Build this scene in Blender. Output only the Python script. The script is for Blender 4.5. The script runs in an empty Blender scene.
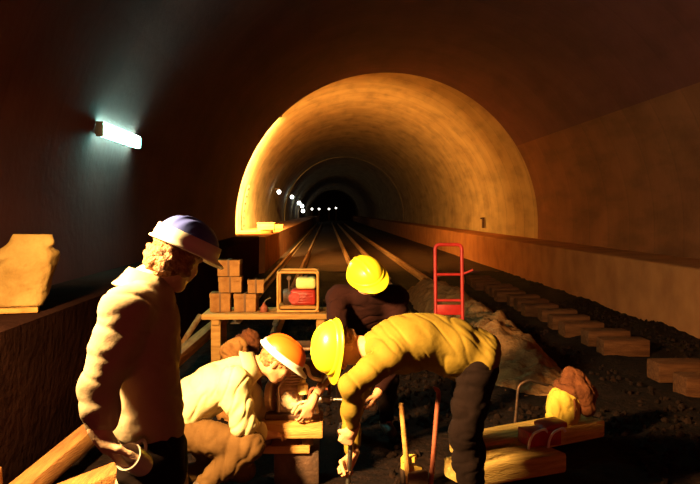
import bpy, bmesh, math, random
import numpy as np
from mathutils import Vector, Matrix, Euler, noise

random.seed(7)
SC = bpy.context.scene
COL = SC.collection
V = Vector
PI = math.pi
ZUP = V((0, 0, 1))

# ------------------------------------------------------------------ camera
F = 800.0
EYE = V((0, 0, 1.7))
YAW, PITCH = math.atan(23 / F), math.atan(30 / F)
cam_data = bpy.data.cameras.new('camera')
cam = bpy.data.objects.new('camera', cam_data)
COL.objects.link(cam)
cam_data.sensor_fit = 'HORIZONTAL'
cam_data.sensor_width = 36.0
cam_data.lens = F / 700 * 36.0
cam_data.clip_end = 500
CM = Matrix.Rotation(-YAW, 3, 'Z') @ Matrix.Rotation(PI / 2 - PITCH, 3, 'X')
cam.matrix_world = Matrix.Translation(EYE) @ CM.to_4x4()
SC.camera = cam


def at(px, py, Y):
    """point in the place seen at a photo pixel, Y metres along the tunnel"""
    d = CM @ V(((px - 350) / F, -(py - 242) / F, -1))
    return EYE + d * (Y / d.y)


# ------------------------------------------------------------------ materials
def mat(name, col, rough=0.7, metal=0.0, col2=None, scale=8.0, bump=0.0, bscale=60.0, spec=0.3, sub=0.0,
        stretch=(1, 1, 1), detail=6.0, contrast=(0.35, 0.65)):
    m = bpy.data.materials.new(name)
    m.use_nodes = True
    nt = m.node_tree
    b = nt.nodes['Principled BSDF']
    b.inputs['Base Color'].default_value = (*col, 1)
    b.inputs['Roughness'].default_value = rough
    b.inputs['Metallic'].default_value = metal
    b.inputs['Specular IOR Level'].default_value = spec
    if sub:
        b.inputs['Subsurface Weight'].default_value = sub
        b.inputs['Subsurface Radius'].default_value = (0.012, 0.005, 0.003)
    tc = nt.nodes.new('ShaderNodeTexCoord')
    mp = nt.nodes.new('ShaderNodeMapping')
    mp.inputs['Scale'].default_value = stretch
    nt.links.new(tc.outputs['Object'], mp.inputs['Vector'])
    if col2:
        n = nt.nodes.new('ShaderNodeTexNoise')
        n.inputs['Scale'].default_value = scale
        n.inputs['Detail'].default_value = detail
        nt.links.new(mp.outputs[0], n.inputs['Vector'])
        r = nt.nodes.new('ShaderNodeValToRGB')
        r.color_ramp.elements[0].position, r.color_ramp.elements[1].position = contrast
        r.color_ramp.elements[0].color = (*col, 1)
        r.color_ramp.elements[1].color = (*col2, 1)
        nt.links.new(n.outputs['Fac'], r.inputs['Fac'])
        nt.links.new(r.outputs['Color'], b.inputs['Base Color'])
    if bump:
        n2 = nt.nodes.new('ShaderNodeTexNoise')
        n2.inputs['Scale'].default_value = bscale
        n2.inputs['Detail'].default_value = 5
        nt.links.new(mp.outputs[0], n2.inputs['Vector'])
        bp = nt.nodes.new('ShaderNodeBump')
        bp.inputs['Strength'].default_value = bump
        bp.inputs['Distance'].default_value = 0.02
        nt.links.new(n2.outputs['Fac'], bp.inputs['Height'])
        nt.links.new(bp.outputs['Normal'], b.inputs['Normal'])
    return m


def lining(name, dark, light, band=1.2, stain=0.6, line=0.5):
    """cast concrete lining: formwork bands along the tunnel, blotches, streaks"""
    m = mat(name, dark, 0.8, 0, light, 0.9, 0.35, 9.0, 0.2, detail=9.0)
    nt = m.node_tree
    b = nt.nodes['Principled BSDF']
    tc = [n for n in nt.nodes if n.bl_idname == 'ShaderNodeTexCoord'][0]
    base = b.inputs['Base Color'].links[0].from_socket
    w = nt.nodes.new('ShaderNodeTexWave')
    w.wave_type, w.bands_direction, w.wave_profile = 'BANDS', 'Y', 'SAW'
    w.inputs['Scale'].default_value = 0.314 / band
    w.inputs['Distortion'].default_value = 0.15
    nt.links.new(tc.outputs['Object'], w.inputs['Vector'])
    r = nt.nodes.new('ShaderNodeValToRGB')
    e = r.color_ramp.elements
    e[0].position, e[0].color = 0.0, (line, line, line, 1)
    e[1].position, e[1].color = 0.05, (1, 1, 1, 1)
    x = e.new(0.9)
    x.color = (0.92, 0.92, 0.92, 1)
    nt.links.new(w.outputs['Fac'], r.inputs['Fac'])
    n = nt.nodes.new('ShaderNodeTexNoise')
    n.inputs['Scale'].default_value = 2.2
    n.inputs['Detail'].default_value = 8
    mp = nt.nodes.new('ShaderNodeMapping')
    mp.inputs['Scale'].default_value = (1, 0.25, 1)
    nt.links.new(tc.outputs['Object'], mp.inputs['Vector'])
    nt.links.new(mp.outputs[0], n.inputs['Vector'])
    r2 = nt.nodes.new('ShaderNodeValToRGB')
    r2.color_ramp.elements[0].position, r2.color_ramp.elements[0].color = 0.32, (1 - stain, 1 - stain, 1 - stain, 1)
    r2.color_ramp.elements[1].position, r2.color_ramp.elements[1].color = 0.55, (1, 1, 1, 1)
    nt.links.new(n.outputs['Fac'], r2.inputs['Fac'])
    for s in (r.outputs['Color'], r2.outputs['Color']):
        mx = nt.nodes.new('ShaderNodeMixRGB')
        mx.blend_type = 'MULTIPLY'
        mx.inputs['Fac'].default_value = 1
        nt.links.new(base, mx.inputs['Color1'])
        nt.links.new(s, mx.inputs['Color2'])
        base = mx.outputs['Color']
    nt.links.new(base, b.inputs['Base Color'])
    return m


def glow(name, col, strength):
    m = bpy.data.materials.new(name)
    m.use_nodes = True
    b = m.node_tree.nodes['Principled BSDF']
    b.inputs['Base Color'].default_value = (0.8, 0.8, 0.8, 1)
    b.inputs['Emission Color'].default_value = (*col, 1)
    b.inputs['Emission Strength'].default_value = strength
    return m


M = dict(
    soot=lining('sooty_lining', (0.10, 0.029, 0.027), (0.13, 0.039, 0.036), stain=0.2, line=0.8),  # gloom of the unlit near bore put into the lining colour
    side=lining('stained_lining', (0.16, 0.058, 0.027), (0.22, 0.085, 0.04), stain=0.35, line=0.75),  # dimness of the right wall put into its colour; stains are its own
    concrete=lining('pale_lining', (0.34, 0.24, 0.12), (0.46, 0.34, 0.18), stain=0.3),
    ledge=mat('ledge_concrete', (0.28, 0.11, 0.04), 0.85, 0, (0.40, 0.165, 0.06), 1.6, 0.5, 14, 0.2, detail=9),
    sootledge=mat('sooty_ledge', (0.022, 0.009, 0.007), 0.9, 0, (0.032, 0.013, 0.01), 3, 0.5, 14, 0.0),  # near left ledge coloured almost black so it stays in shade
    ballast=mat('black_ballast', (0.006, 0.0028, 0.0022), 0.95, 0, (0.016, 0.007, 0.005), 18, 1.0, 28, 0.1),
    stone=mat('ballast_stone', (0.006, 0.0028, 0.002), 0.95, 0, (0.020, 0.009, 0.006), 9, 0.6, 40, 0.1),
    bank=mat('brown_spoil', (0.20, 0.09, 0.035), 0.95, 0, (0.34, 0.16, 0.06), 8, 1.0, 22, 0.1),
    slab=mat('track_slab', (0.018, 0.009, 0.006), 0.9, 0, (0.045, 0.022, 0.012), 2, 0.5, 12, 0.15),
    sleeper=mat('sleeper_wood', (0.50, 0.30, 0.08), 0.85, 0, (0.80, 0.52, 0.15), 6, 0.9, 30, 0.15, stretch=(0.6, 5, 5)),
    oldsleeper=mat('old_sleeper', (0.08, 0.03, 0.014), 0.9, 0, (0.15, 0.06, 0.025), 6, 0.9, 30, 0.1, stretch=(0.6, 5, 5)),
    timber=mat('rusty_timber', (0.30, 0.12, 0.04), 0.8, 0, (0.50, 0.23, 0.07), 5, 0.7, 26, 0.2, stretch=(5, 0.5, 5)),
    plank=mat('plank_wood', (0.40, 0.19, 0.05), 0.75, 0, (0.58, 0.31, 0.09), 5, 0.5, 30, 0.2, stretch=(0.6, 6, 6)),
    carton=mat('carton', (0.24, 0.10, 0.03), 0.85, 0, (0.40, 0.19, 0.06), 7, 0.4, 30, 0.1),
    strap=mat('carton_band', (0.16, 0.08, 0.04), 0.8),
    sack=mat('paper_sack', (0.24, 0.135, 0.035), 0.8, 0, (0.36, 0.22, 0.07), 6, 1.0, 16, 0.2),
    ragbrown=mat('brown_rag', (0.11, 0.035, 0.015), 0.9, 0, (0.20, 0.065, 0.025), 12, 0.6, 40, 0.1),
    yellowbag=mat('yellow_canvas', (0.55, 0.36, 0.05), 0.8, 0, (0.72, 0.5, 0.08), 8, 0.5, 30, 0.15),
    redpaint=mat('red_paint', (0.62, 0.03, 0.03), 0.45, 0, (0.50, 0.02, 0.02), 14, 0.1, 40, 0.5),
    redmetal=mat('red_enamel', (0.45, 0.025, 0.015), 0.4, 0, (0.30, 0.02, 0.015), 14, 0.2, 40, 0.5),
    steel=mat('worn_steel', (0.45, 0.40, 0.34), 0.38, 1.0, (0.25, 0.2, 0.16), 16, 0.2, 50),
    rail=mat('rail_steel', (0.26, 0.15, 0.08), 0.55, 0.5, (0.40, 0.26, 0.15), 9, 0.2, 40),
    iron=mat('dark_iron', (0.09, 0.055, 0.04), 0.55, 0.6, (0.15, 0.08, 0.05), 12, 0.3, 40),
    cast=mat('cast_alloy', (0.55, 0.40, 0.24), 0.4, 0.3, (0.80, 0.64, 0.40), 22, 0.4, 45),
    rust=mat('rusty_bar', (0.34, 0.09, 0.05), 0.6, 0.2, (0.22, 0.06, 0.03), 20, 0.2, 50),
    tankpale=mat('cream_tank', (0.85, 0.75, 0.30), 0.4, 0, (0.75, 0.62, 0.2), 9, 0.05, 30),
    orangeframe=mat('orange_tube', (0.65, 0.32, 0.08), 0.45, 0, (0.5, 0.22, 0.05), 9, 0.1, 40),
    shirtpale=mat('cream_jacket', (0.42, 0.32, 0.21), 0.85, 0, (0.48, 0.37, 0.25), 9, 0.1, 45, 0.1),
    shirtkhaki=mat('khaki_shirt', (0.46, 0.38, 0.20), 0.85, 0, (0.54, 0.45, 0.25), 9, 0.1, 45, 0.1),
    coat=mat('ochre_coat', (0.185, 0.115, 0.014), 0.8, 0, (0.225, 0.145, 0.02), 7, 0.1, 40, 0.15),
    darkcoat=mat('dark_coat', (0.014, 0.0035, 0.003), 0.9, 0, (0.02, 0.005, 0.004), 9, 0.1, 45, 0.1),
    trousers=mat('dark_trousers', (0.007, 0.003, 0.0026), 0.95, 0, (0.010, 0.0044, 0.0036), 9, 0.1, 45, 0.1),
    trousersbrown=mat('brown_trousers', (0.075, 0.036, 0.011), 0.85, 0, (0.10, 0.05, 0.016), 9, 0.1, 45, 0.1),
    boot=mat('boot_leather', (0.05, 0.028, 0.018), 0.6, 0, (0.08, 0.05, 0.03), 20, 0.2, 60),
    skin=mat('skin', (0.56, 0.27, 0.13), 0.55, 0, (0.62, 0.31, 0.16), 20, 0.15, 90, 0.35, sub=0.1),
    skinpale=mat('pale_skin', (0.70, 0.46, 0.30), 0.55, 0, (0.76, 0.52, 0.34), 20, 0.15, 90, 0.35, sub=0.1),
    hair=mat('brown_hair', (0.20, 0.08, 0.03), 0.6, 0, (0.42, 0.19, 0.07), 40, 1.0, 70, 0.4),
    hatyellow=mat('yellow_shell', (0.80, 0.66, 0.025), 0.32, 0, None, 1, 0, 1, 0.5),
    hatorange=mat('orange_shell', (0.80, 0.12, 0.012), 0.35, 0, None, 1, 0, 1, 0.5),
    hatblue=mat('blue_shell', (0.08, 0.11, 0.46), 0.4, 0, None, 1, 0, 1, 0.5),  # cool lamp reflection put into the shell as blue
    white=mat('white_plastic', (0.85, 0.80, 0.70), 0.4),
    enamel=mat('pale_enamel', (0.85, 0.82, 0.72), 0.25),
    glove=mat('yellow_leather', (0.70, 0.48, 0.08), 0.8, 0, (0.6, 0.38, 0.06), 12, 0.3, 40),
    lamphouse=mat('lamp_housing', (0.10, 0.09, 0.08), 0.5, 0.3),
    tube=glow('fluorescent_diffuser', (0.28, 1.0, 0.86), 60.0),
    bulb=glow('bulb_glass', (1.0, 0.97, 0.85), 9.0),
    bulbcool=glow('cool_bulb_glass', (0.85, 1.0, 0.95), 12.0),
    flood=glow('flood_glass', (1.0, 0.62, 0.25), 6.0),
)

# ------------------------------------------------------------------ objects
OFF = {}


def tag(o, label=None, cat=None, group=None, kind=None):
    if label: o['label'] = label
    if cat: o['category'] = cat
    if group: o['group'] = group
    if kind: o['kind'] = kind
    return o


def thing(name, loc, label, cat, group=None):
    o = bpy.data.objects.new(name, None)
    o.empty_display_size = 0.1
    COL.objects.link(o)
    o.location = loc
    OFF[o.name] = V(loc)
    return tag(o, label, cat, group)


def link(name, me, m, parent=None, smooth=True):
    """one mesh object; its points are given in the place and stored from its thing's base"""
    o = bpy.data.objects.new(name, me)
    COL.objects.link(o)
    off = OFF.get(parent.name, V((0, 0, 0))) if parent else V((0, 0, 0))
    if parent:
        o.parent = parent
        me.transform(Matrix.Translation(-off))
    OFF[o.name] = off
    me.materials.append(m)
    if smooth:
        for p in me.polygons:
            p.use_smooth = True
    return o


class MB:
    def __init__(s):
        s.bm = bmesh.new()

    def _put(s, verts, mtx):
        bmesh.ops.transform(s.bm, matrix=mtx, verts=verts)

    def box(s, c, size, rot=None, bev=0.006, seg=2):
        b = bmesh.new()
        bmesh.ops.create_cube(b, size=1)
        bmesh.ops.scale(b, vec=size, verts=b.verts)
        bev = min(bev, min(size) * 0.45)
        if bev > 0:
            bmesh.ops.bevel(b, geom=b.edges[:], offset=bev, segments=seg, affect='EDGES', profile=0.5)
        m = Matrix.Translation(c) @ (rot.to_4x4() if rot else Matrix.Identity(4))
        bmesh.ops.transform(b, matrix=m, verts=b.verts)
        s._merge(b)
        return s

    def _merge(s, b):
        me = bpy.data.meshes.new('t')
        b.to_mesh(me)
        b.free()
        s.bm.from_mesh(me)
        bpy.data.meshes.remove(me)

    def lathe(s, prof, mtx, seg=24):
        b = bmesh.new()
        rings = []
        for r, z in prof:
            rings.append([b.verts.new((max(r, 1e-4) * math.cos(2 * PI * i / seg), max(r, 1e-4) * math.sin(2 * PI * i / seg), z)) for i in range(seg)])
        for a, c in zip(rings, rings[1:]):
            for i in range(seg):
                j = (i + 1) % seg
                b.faces.new((a[i], a[j], c[j], c[i]))
        b.faces.new(rings[0][::-1])
        b.faces.new(rings[-1])
        bmesh.ops.transform(b, matrix=mtx, verts=b.verts)
        s._merge(b)
        return s

    def cyl(s, a, c, r, r2=None, seg=16, bev=0.0):
        a, c = V(a), V(c)
        d = c - a
        L = d.length
        r2 = r if r2 is None else r2
        mtx = Matrix.Translation(a) @ d.to_track_quat('Z', 'Y').to_matrix().to_4x4()
        if bev:
            return s.lathe([(r - bev, 0), (r, bev), (r2, L - bev), (r2 - bev, L)], mtx, seg)
        return s.lathe([(r, 0), (r2, L)], mtx, seg)

    def tube(s, pts, r, seg=10, closed=False):
        pts = [V(p) for p in pts]
        b = bmesh.new()
        rings = []
        n = len(pts)
        up = None
        for i, p in enumerate(pts):
            if closed:
                t = (pts[(i + 1) % n] - pts[i - 1]).normalized()
            else:
                t = (pts[min(i + 1, n - 1)] - pts[max(i - 1, 0)]).normalized()
            if up is None:
                up = t.orthogonal().normalized()
            up = (up - t * up.dot(t)).normalized()
            q = t.cross(up)
            rr = r[i] if isinstance(r, (list, tuple)) else r
            rings.append([b.verts.new(p + (up * math.cos(2 * PI * k / seg) + q * math.sin(2 * PI * k / seg)) * rr) for k in range(seg)])
        pairs = list(zip(rings, rings[1:])) + ([(rings[-1], rings[0])] if closed else [])
        for a, c in pairs:
            for k in range(seg):
                j = (k + 1) % seg
                b.faces.new((a[k], a[j], c[j], c[k]))
        if not closed:
            b.faces.new(rings[0][::-1])
            b.faces.new(rings[-1])
        s._merge(b)
        return s

    def prism(s, poly, y0, y1, axis='Y'):
        """polygon in (x, z) drawn along Y"""
        b = bmesh.new()
        A = [b.verts.new((x, y0, z)) for x, z in poly]
        B = [b.verts.new((x, y1, z)) for x, z in poly]
        b.faces.new(A)
        b.faces.new(B[::-1])
        for i in range(len(poly)):
            j = (i + 1) % len(poly)
            b.faces.new((A[j], A[i], B[i], B[j]))
        bmesh.ops.recalc_face_normals(b, faces=b.faces)
        s._merge(b)
        return s

    def mesh(s):
        me = bpy.data.meshes.new('m')
        bmesh.ops.recalc_face_normals(s.bm, faces=s.bm.faces)
        s.bm.to_mesh(me)
        s.bm.free()
        return me

    def build(s, name, m, parent=None, smooth=True, angle=0.6):
        me = s.mesh()
        o = link(name, me, m, parent, smooth)
        if smooth:
            me.set_sharp_from_angle(angle=angle)
        me.name = name
        return o


def round_path(pts, r, n=5, closed=False):
    """a polyline with its corners rounded"""
    pts = [V(p) for p in pts]
    out = []
    N = len(pts)
    for i, p in enumerate(pts):
        if not closed and i in (0, N - 1):
            out.append(p)
            continue
        a, c = pts[i - 1], pts[(i + 1) % N]
        u, w = (a - p), (c - p)
        rr = min(r, u.length * 0.45, w.length * 0.45)
        p0, p1 = p + u.normalized() * rr, p + w.normalized() * rr
        for k in range(n + 1):
            t = k / n
            out.append(p0 * (1 - t) ** 2 + p * 2 * t * (1 - t) + p1 * t * t)
    return out


# ------------------------------------------------------------------ soft bodies: blended volumes turned into one surface
def npv(v):
    return np.array(v, dtype=np.float32)


class Body:
    def __init__(s, vox=0.007, k=0.03):
        s.vox, s.k, s.p = vox, k, []

    def cone(s, a, b, ra, rb=None, k=None, op=0):
        a, b = V(a), V(b)
        rb = ra if rb is None else rb
        r = max(ra, rb)
        lo = [min(a[i], b[i]) - r for i in range(3)]
        hi = [max(a[i], b[i]) + r for i in range(3)]
        s.p.append(('c', npv(a), npv(b), ra, rb, s.k if k is None else k, op, lo, hi))
        return s

    def chain(s, pts, rs, k=None):
        for i in range(len(pts) - 1):
            s.cone(pts[i], pts[i + 1], rs[i], rs[i + 1], k)
        return s

    def ell(s, c, R, radii, k=None, op=0):
        """R: three unit axes"""
        c = V(c)
        m = max(radii)
        A = np.array([list(V(x)) for x in R], dtype=np.float32)
        ext = [math.sqrt(sum((A[j][i] * radii[j]) ** 2 for j in range(3))) for i in range(3)]
        s.p.append(('e', npv(c), A, npv(radii), 0, s.k if k is None else k, op, [c[i] - ext[i] for i in range(3)], [c[i] + ext[i] for i in range(3)]))
        return s

    def mesh(s, smooth=1):
        vox = s.vox
        adds = [p for p in s.p if p[6] == 0]
        mg = 0.03
        lo = np.array([min(p[7][i] for p in adds) for i in range(3)]) - mg
        hi = np.array([max(p[8][i] for p in adds) for i in range(3)]) + mg
        n = np.ceil((hi - lo) / vox).astype(int) + 1
        f = np.full(n, 0.08, dtype=np.float32)
        for p in adds + [q for q in s.p if q[6] == 1]:
            k = p[5]
            m = k + 0.02
            i0 = np.maximum(((np.array(p[7]) - m - lo) / vox).astype(int), 0)
            i1 = np.minimum(((np.array(p[8]) + m - lo) / vox).astype(int) + 2, n)
            ax = [lo[i] + vox * np.arange(i0[i], i1[i], dtype=np.float32) for i in range(3)]
            X, Y, Z = np.meshgrid(*[a.astype(np.float32) for a in ax], indexing='ij')
            if p[0] == 'c':
                a, b, ra, rb = p[1], p[2], p[3], p[4]
                ba = b - a
                L2 = float(ba @ ba) + 1e-12
                h = np.clip(((X - a[0]) * ba[0] + (Y - a[1]) * ba[1] + (Z - a[2]) * ba[2]) / L2, 0, 1)
                d = np.sqrt((X - a[0] - h * ba[0]) ** 2 + (Y - a[1] - h * ba[1]) ** 2 + (Z - a[2] - h * ba[2]) ** 2) - (ra + (rb - ra) * h)
            else:
                c, A, r = p[1], p[2], p[3]
                q = [((X - c[0]) * A[i][0] + (Y - c[1]) * A[i][1] + (Z - c[2]) * A[i][2]) for i in range(3)]
                k0 = np.sqrt(sum((q[i] / r[i]) ** 2 for i in range(3)))
                k1 = np.sqrt(sum((q[i] / r[i] ** 2) ** 2 for i in range(3))) + 1e-6
                d = k0 * (k0 - 1) / k1
            sl = tuple(slice(i0[i], i1[i]) for i in range(3))
            g = f[sl]
            if p[6] == 0:
                h = np.maximum(k - np.abs(g - d), 0) / k
                f[sl] = np.minimum(g, d) - h * h * k / 4
            else:
                d = -d
                h = np.maximum(k - np.abs(g - d), 0) / k
                f[sl] = np.maximum(g, d) + h * h * k / 4
        # surface nets
        S = f < 0
        nx, ny, nz = f.shape
        corners = [(i, j, k) for i in (0, 1) for j in (0, 1) for k in (0, 1)]
        cnt = sum(S[i:nx - 1 + i, j:ny - 1 + j, k:nz - 1 + k].astype(np.int8) for i, j, k in corners)
        mask = (cnt > 0) & (cnt < 8)
        cells = np.argwhere(mask)
        idx = np.full(mask.shape, -1, dtype=np.int64)
        idx[mask] = np.arange(len(cells))
        acc = np.zeros((len(cells), 3))
        num = np.zeros(len(cells))
        for o1 in corners:
            for axx in range(3):
                if o1[axx]:
                    continue
                o2 = list(o1)
                o2[axx] = 1
                fa = f[cells[:, 0] + o1[0], cells[:, 1] + o1[1], cells[:, 2] + o1[2]]
                fb = f[cells[:, 0] + o2[0], cells[:, 1] + o2[1], cells[:, 2] + o2[2]]
                cr = (fa < 0) != (fb < 0)
                t = np.where(cr, fa / np.where(cr, fa - fb, 1), 0)
                acc += np.where(cr[:, None], np.array(o1) + t[:, None] * (np.array(o2) - np.array(o1)), 0)
                num += cr
        verts = (cells + acc / num[:, None]) * vox + lo
        faces = []
        for a in range(3):
            b, c = (a + 1) % 3, (a + 2) % 3
            s0 = [slice(None)] * 3
            s1 = [slice(None)] * 3
            s0[a], s1[a] = slice(0, -1), slice(1, None)
            for q in (b, c):
                s0[q] = s1[q] = slice(1, -1)
            A0, A1 = S[tuple(s0)], S[tuple(s1)]
            e = np.argwhere(A0 != A1)
            inside = A0[e[:, 0], e[:, 1], e[:, 2]]
            e2 = e.copy()
            e2[:, b] += 1
            e2[:, c] += 1
            def cell(db, dc):
                g = e2.copy()
                g[:, b] -= db
                g[:, c] -= dc
                return idx[g[:, 0], g[:, 1], g[:, 2]]
            q = np.stack([cell(1, 1), cell(0, 1), cell(0, 0), cell(1, 0)], 1)
            q[~inside] = q[~inside][:, ::-1]
            faces.append(q)
        faces = np.concatenate(faces)
        # relax a little
        for _ in range(smooth):
            sm = np.zeros_like(verts)
            c2 = np.zeros(len(verts))
            for i in range(4):
                u, w = faces[:, i], faces[:, (i + 1) % 4]
                np.add.at(sm, u, verts[w])
                np.add.at(sm, w, verts[u])
                np.add.at(c2, u, 1)
                np.add.at(c2, w, 1)
            verts = 0.5 * verts + 0.5 * sm / c2[:, None]
        me = bpy.data.meshes.new('soft')
        me.from_pydata(verts.tolist(), [], faces.tolist())
        me.update()
        return me

    def build(s, name, m, parent=None, wrinkle=None, smooth=1):
        me = s.mesh(smooth)
        if wrinkle:
            folds(me, *wrinkle)
        o = link(name, me, m, parent)
        me.name = name
        return o


def folds(me, amp, across, freq=14.0, along=3.0, seed=0.0, small=0.08):
    """cloth folds: creases that run across the given direction"""
    ac = V(across).normalized()
    u = ac.orthogonal().normalized()
    w = ac.cross(u)
    me.update()
    out = []
    for v in me.vertices:
        p = v.co
        q = V((p.dot(ac) * freq + seed, p.dot(u) * along, p.dot(w) * along))
        n = noise.noise(q)
        r = 1 - 2 * abs(n)
        n2 = noise.noise(p * 9 + V((seed, 3, 1)))
        m = noise.noise(V((p.dot(u) * along * 2.3 + seed, p.dot(ac) * freq * 1.7, p.dot(w) * along * 2.3)))
        crease = math.exp(-(n / 0.16) ** 2) * (0.55 + 0.9 * max(0, n2 + 0.25)) + 0.55 * math.exp(-(m / 0.13) ** 2)
        out.append(p + v.normal * amp * (0.55 - 1.25 * crease + 0.5 * n2 + small * noise.noise(p * 40)))
    for v, c in zip(me.vertices, out):
        v.co = c
    me.update()


# ------------------------------------------------------------------ people
def unit(v):
    return V(v).normalized()


def frame(u, f):
    u = unit(u)
    f = V(f)
    f = (f - u * f.dot(u)).normalized()
    return f.cross(u), f, u          # right side, front, up


def hand(B, w, d, n, t, curl=(0.35, 0.6, 0.5), spread=0.0, tcurl=0.4, s=1.0, r=0.0088):
    """palm, four fingers of unequal length and a thumb; d to the fingers, n the way the palm faces, t the thumb side"""
    d = unit(d)
    n = V(n)
    n = (n - d * n.dot(d)).normalized()
    t = V(t)
    t = (t - d * t.dot(d) - n * t.dot(n)).normalized()
    w = V(w)
    B.cone(w - d * 0.03, w + d * 0.03 * s, 0.027 * s, 0.028 * s, 0.02)
    for i, (off, L, base) in enumerate(((0.031, 0.072, 0.092), (0.010, 0.081, 0.097), (-0.011, 0.075, 0.093), (-0.031, 0.058, 0.084))):
        b = w + (d * base + t * off) * s
        B.cone(w + (d * 0.02 + t * off * 0.6) * s, b, 0.015 * s, 0.012 * s, 0.014)
        ang = 0.0
        p = b
        for j, fr in enumerate((0.46, 0.30, 0.24)):
            ang += curl[j] * (1 + 0.12 * i)
            dd = d * math.cos(ang) + n * math.sin(ang) + t * off * spread
            q = p + dd.normalized() * L * fr * s
            B.cone(p, q, r * s * (1 - 0.08 * j), r * s * (0.95 - 0.09 * j), 0.004)
            p = q
    a = w + (d * 0.028 + t * 0.024) * s
    b = w + (d * 0.058 + t * 0.052 + n * 0.018) * s
    c = b + (d * 0.030 + t * (0.016 - 0.03 * tcurl) + n * 0.04 * tcurl) * s
    e = c + (d * 0.024 - t * 0.02 * tcurl + n * 0.03 * tcurl) * s
    B.cone(a, b, 0.016 * s, 0.012 * s, 0.012).cone(b, c, 0.0105 * s, 0.0098 * s, 0.006).cone(c, e, 0.0098 * s, 0.0085 * s, 0.005)


def head(B, c, u, f):
    s, f, u = frame(u, f)
    R = (s, f, u)
    c = V(c)
    B.ell(c + u * 0.022 - f * 0.008, R, (0.074, 0.094, 0.092), 0.02)
    B.ell(c - u * 0.035 + f * 0.026, R, (0.056, 0.062, 0.078), 0.03)
    B.cone(c - u * 0.098 + f * 0.064 - s * 0.012, c - u * 0.098 + f * 0.064 + s * 0.012, 0.018, None, 0.03)       # chin
    B.cone(c - u * 0.062 - f * 0.005 - s * 0.052, c - u * 0.09 + f * 0.045 - s * 0.03, 0.018, 0.016, 0.03)        # jaw
    B.cone(c - u * 0.062 - f * 0.005 + s * 0.052, c - u * 0.09 + f * 0.045 + s * 0.03, 0.018, 0.016, 0.03)
    B.cone(c + u * 0.024 + f * 0.086 - s * 0.036, c + u * 0.024 + f * 0.086 + s * 0.036, 0.011, None, 0.02)       # brow
    for q in (-1, 1):
        B.ell(c + s * 0.031 * q + f * 0.096 + u * 0.004, R, (0.016, 0.014, 0.011), 0.012, 1)                       # sockets
        B.ell(c + s * 0.031 * q + f * 0.078 + u * 0.004, R, (0.013, 0.013, 0.012), 0.003)                          # eyes
        B.ell(c + s * 0.077 * q - f * 0.012 - u * 0.008, (unit(s + f * 0.35 * q), f, u), (0.009, 0.019, 0.031), 0.008)  # ears
        B.cone(c + s * 0.042 * q + f * 0.066 - u * 0.024, c + s * 0.03 * q + f * 0.074 - u * 0.05, 0.018, 0.012, 0.02)  # cheeks
    B.cone(c + u * 0.012 + f * 0.090, c - u * 0.030 + f * 0.112, 0.009, 0.0135, 0.012)                            # nose
    B.cone(c - u * 0.034 + f * 0.098 - s * 0.012, c - u * 0.034 + f * 0.098 + s * 0.012, 0.008, None, 0.008)
    B.cone(c - u * 0.061 + f * 0.088 - s * 0.018, c - u * 0.061 + f * 0.088 + s * 0.018, 0.0075, None, 0.008)     # lips
    B.cone(c - u * 0.076 + f * 0.085 - s * 0.015, c - u * 0.076 + f * 0.085 + s * 0.015, 0.0085, None, 0.008)
    B.cone(c - u * 0.0685 + f * 0.1 - s * 0.022, c - u * 0.0685 + f * 0.1 + s * 0.022, 0.003, None, 0.004, 1)     # mouth line


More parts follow.
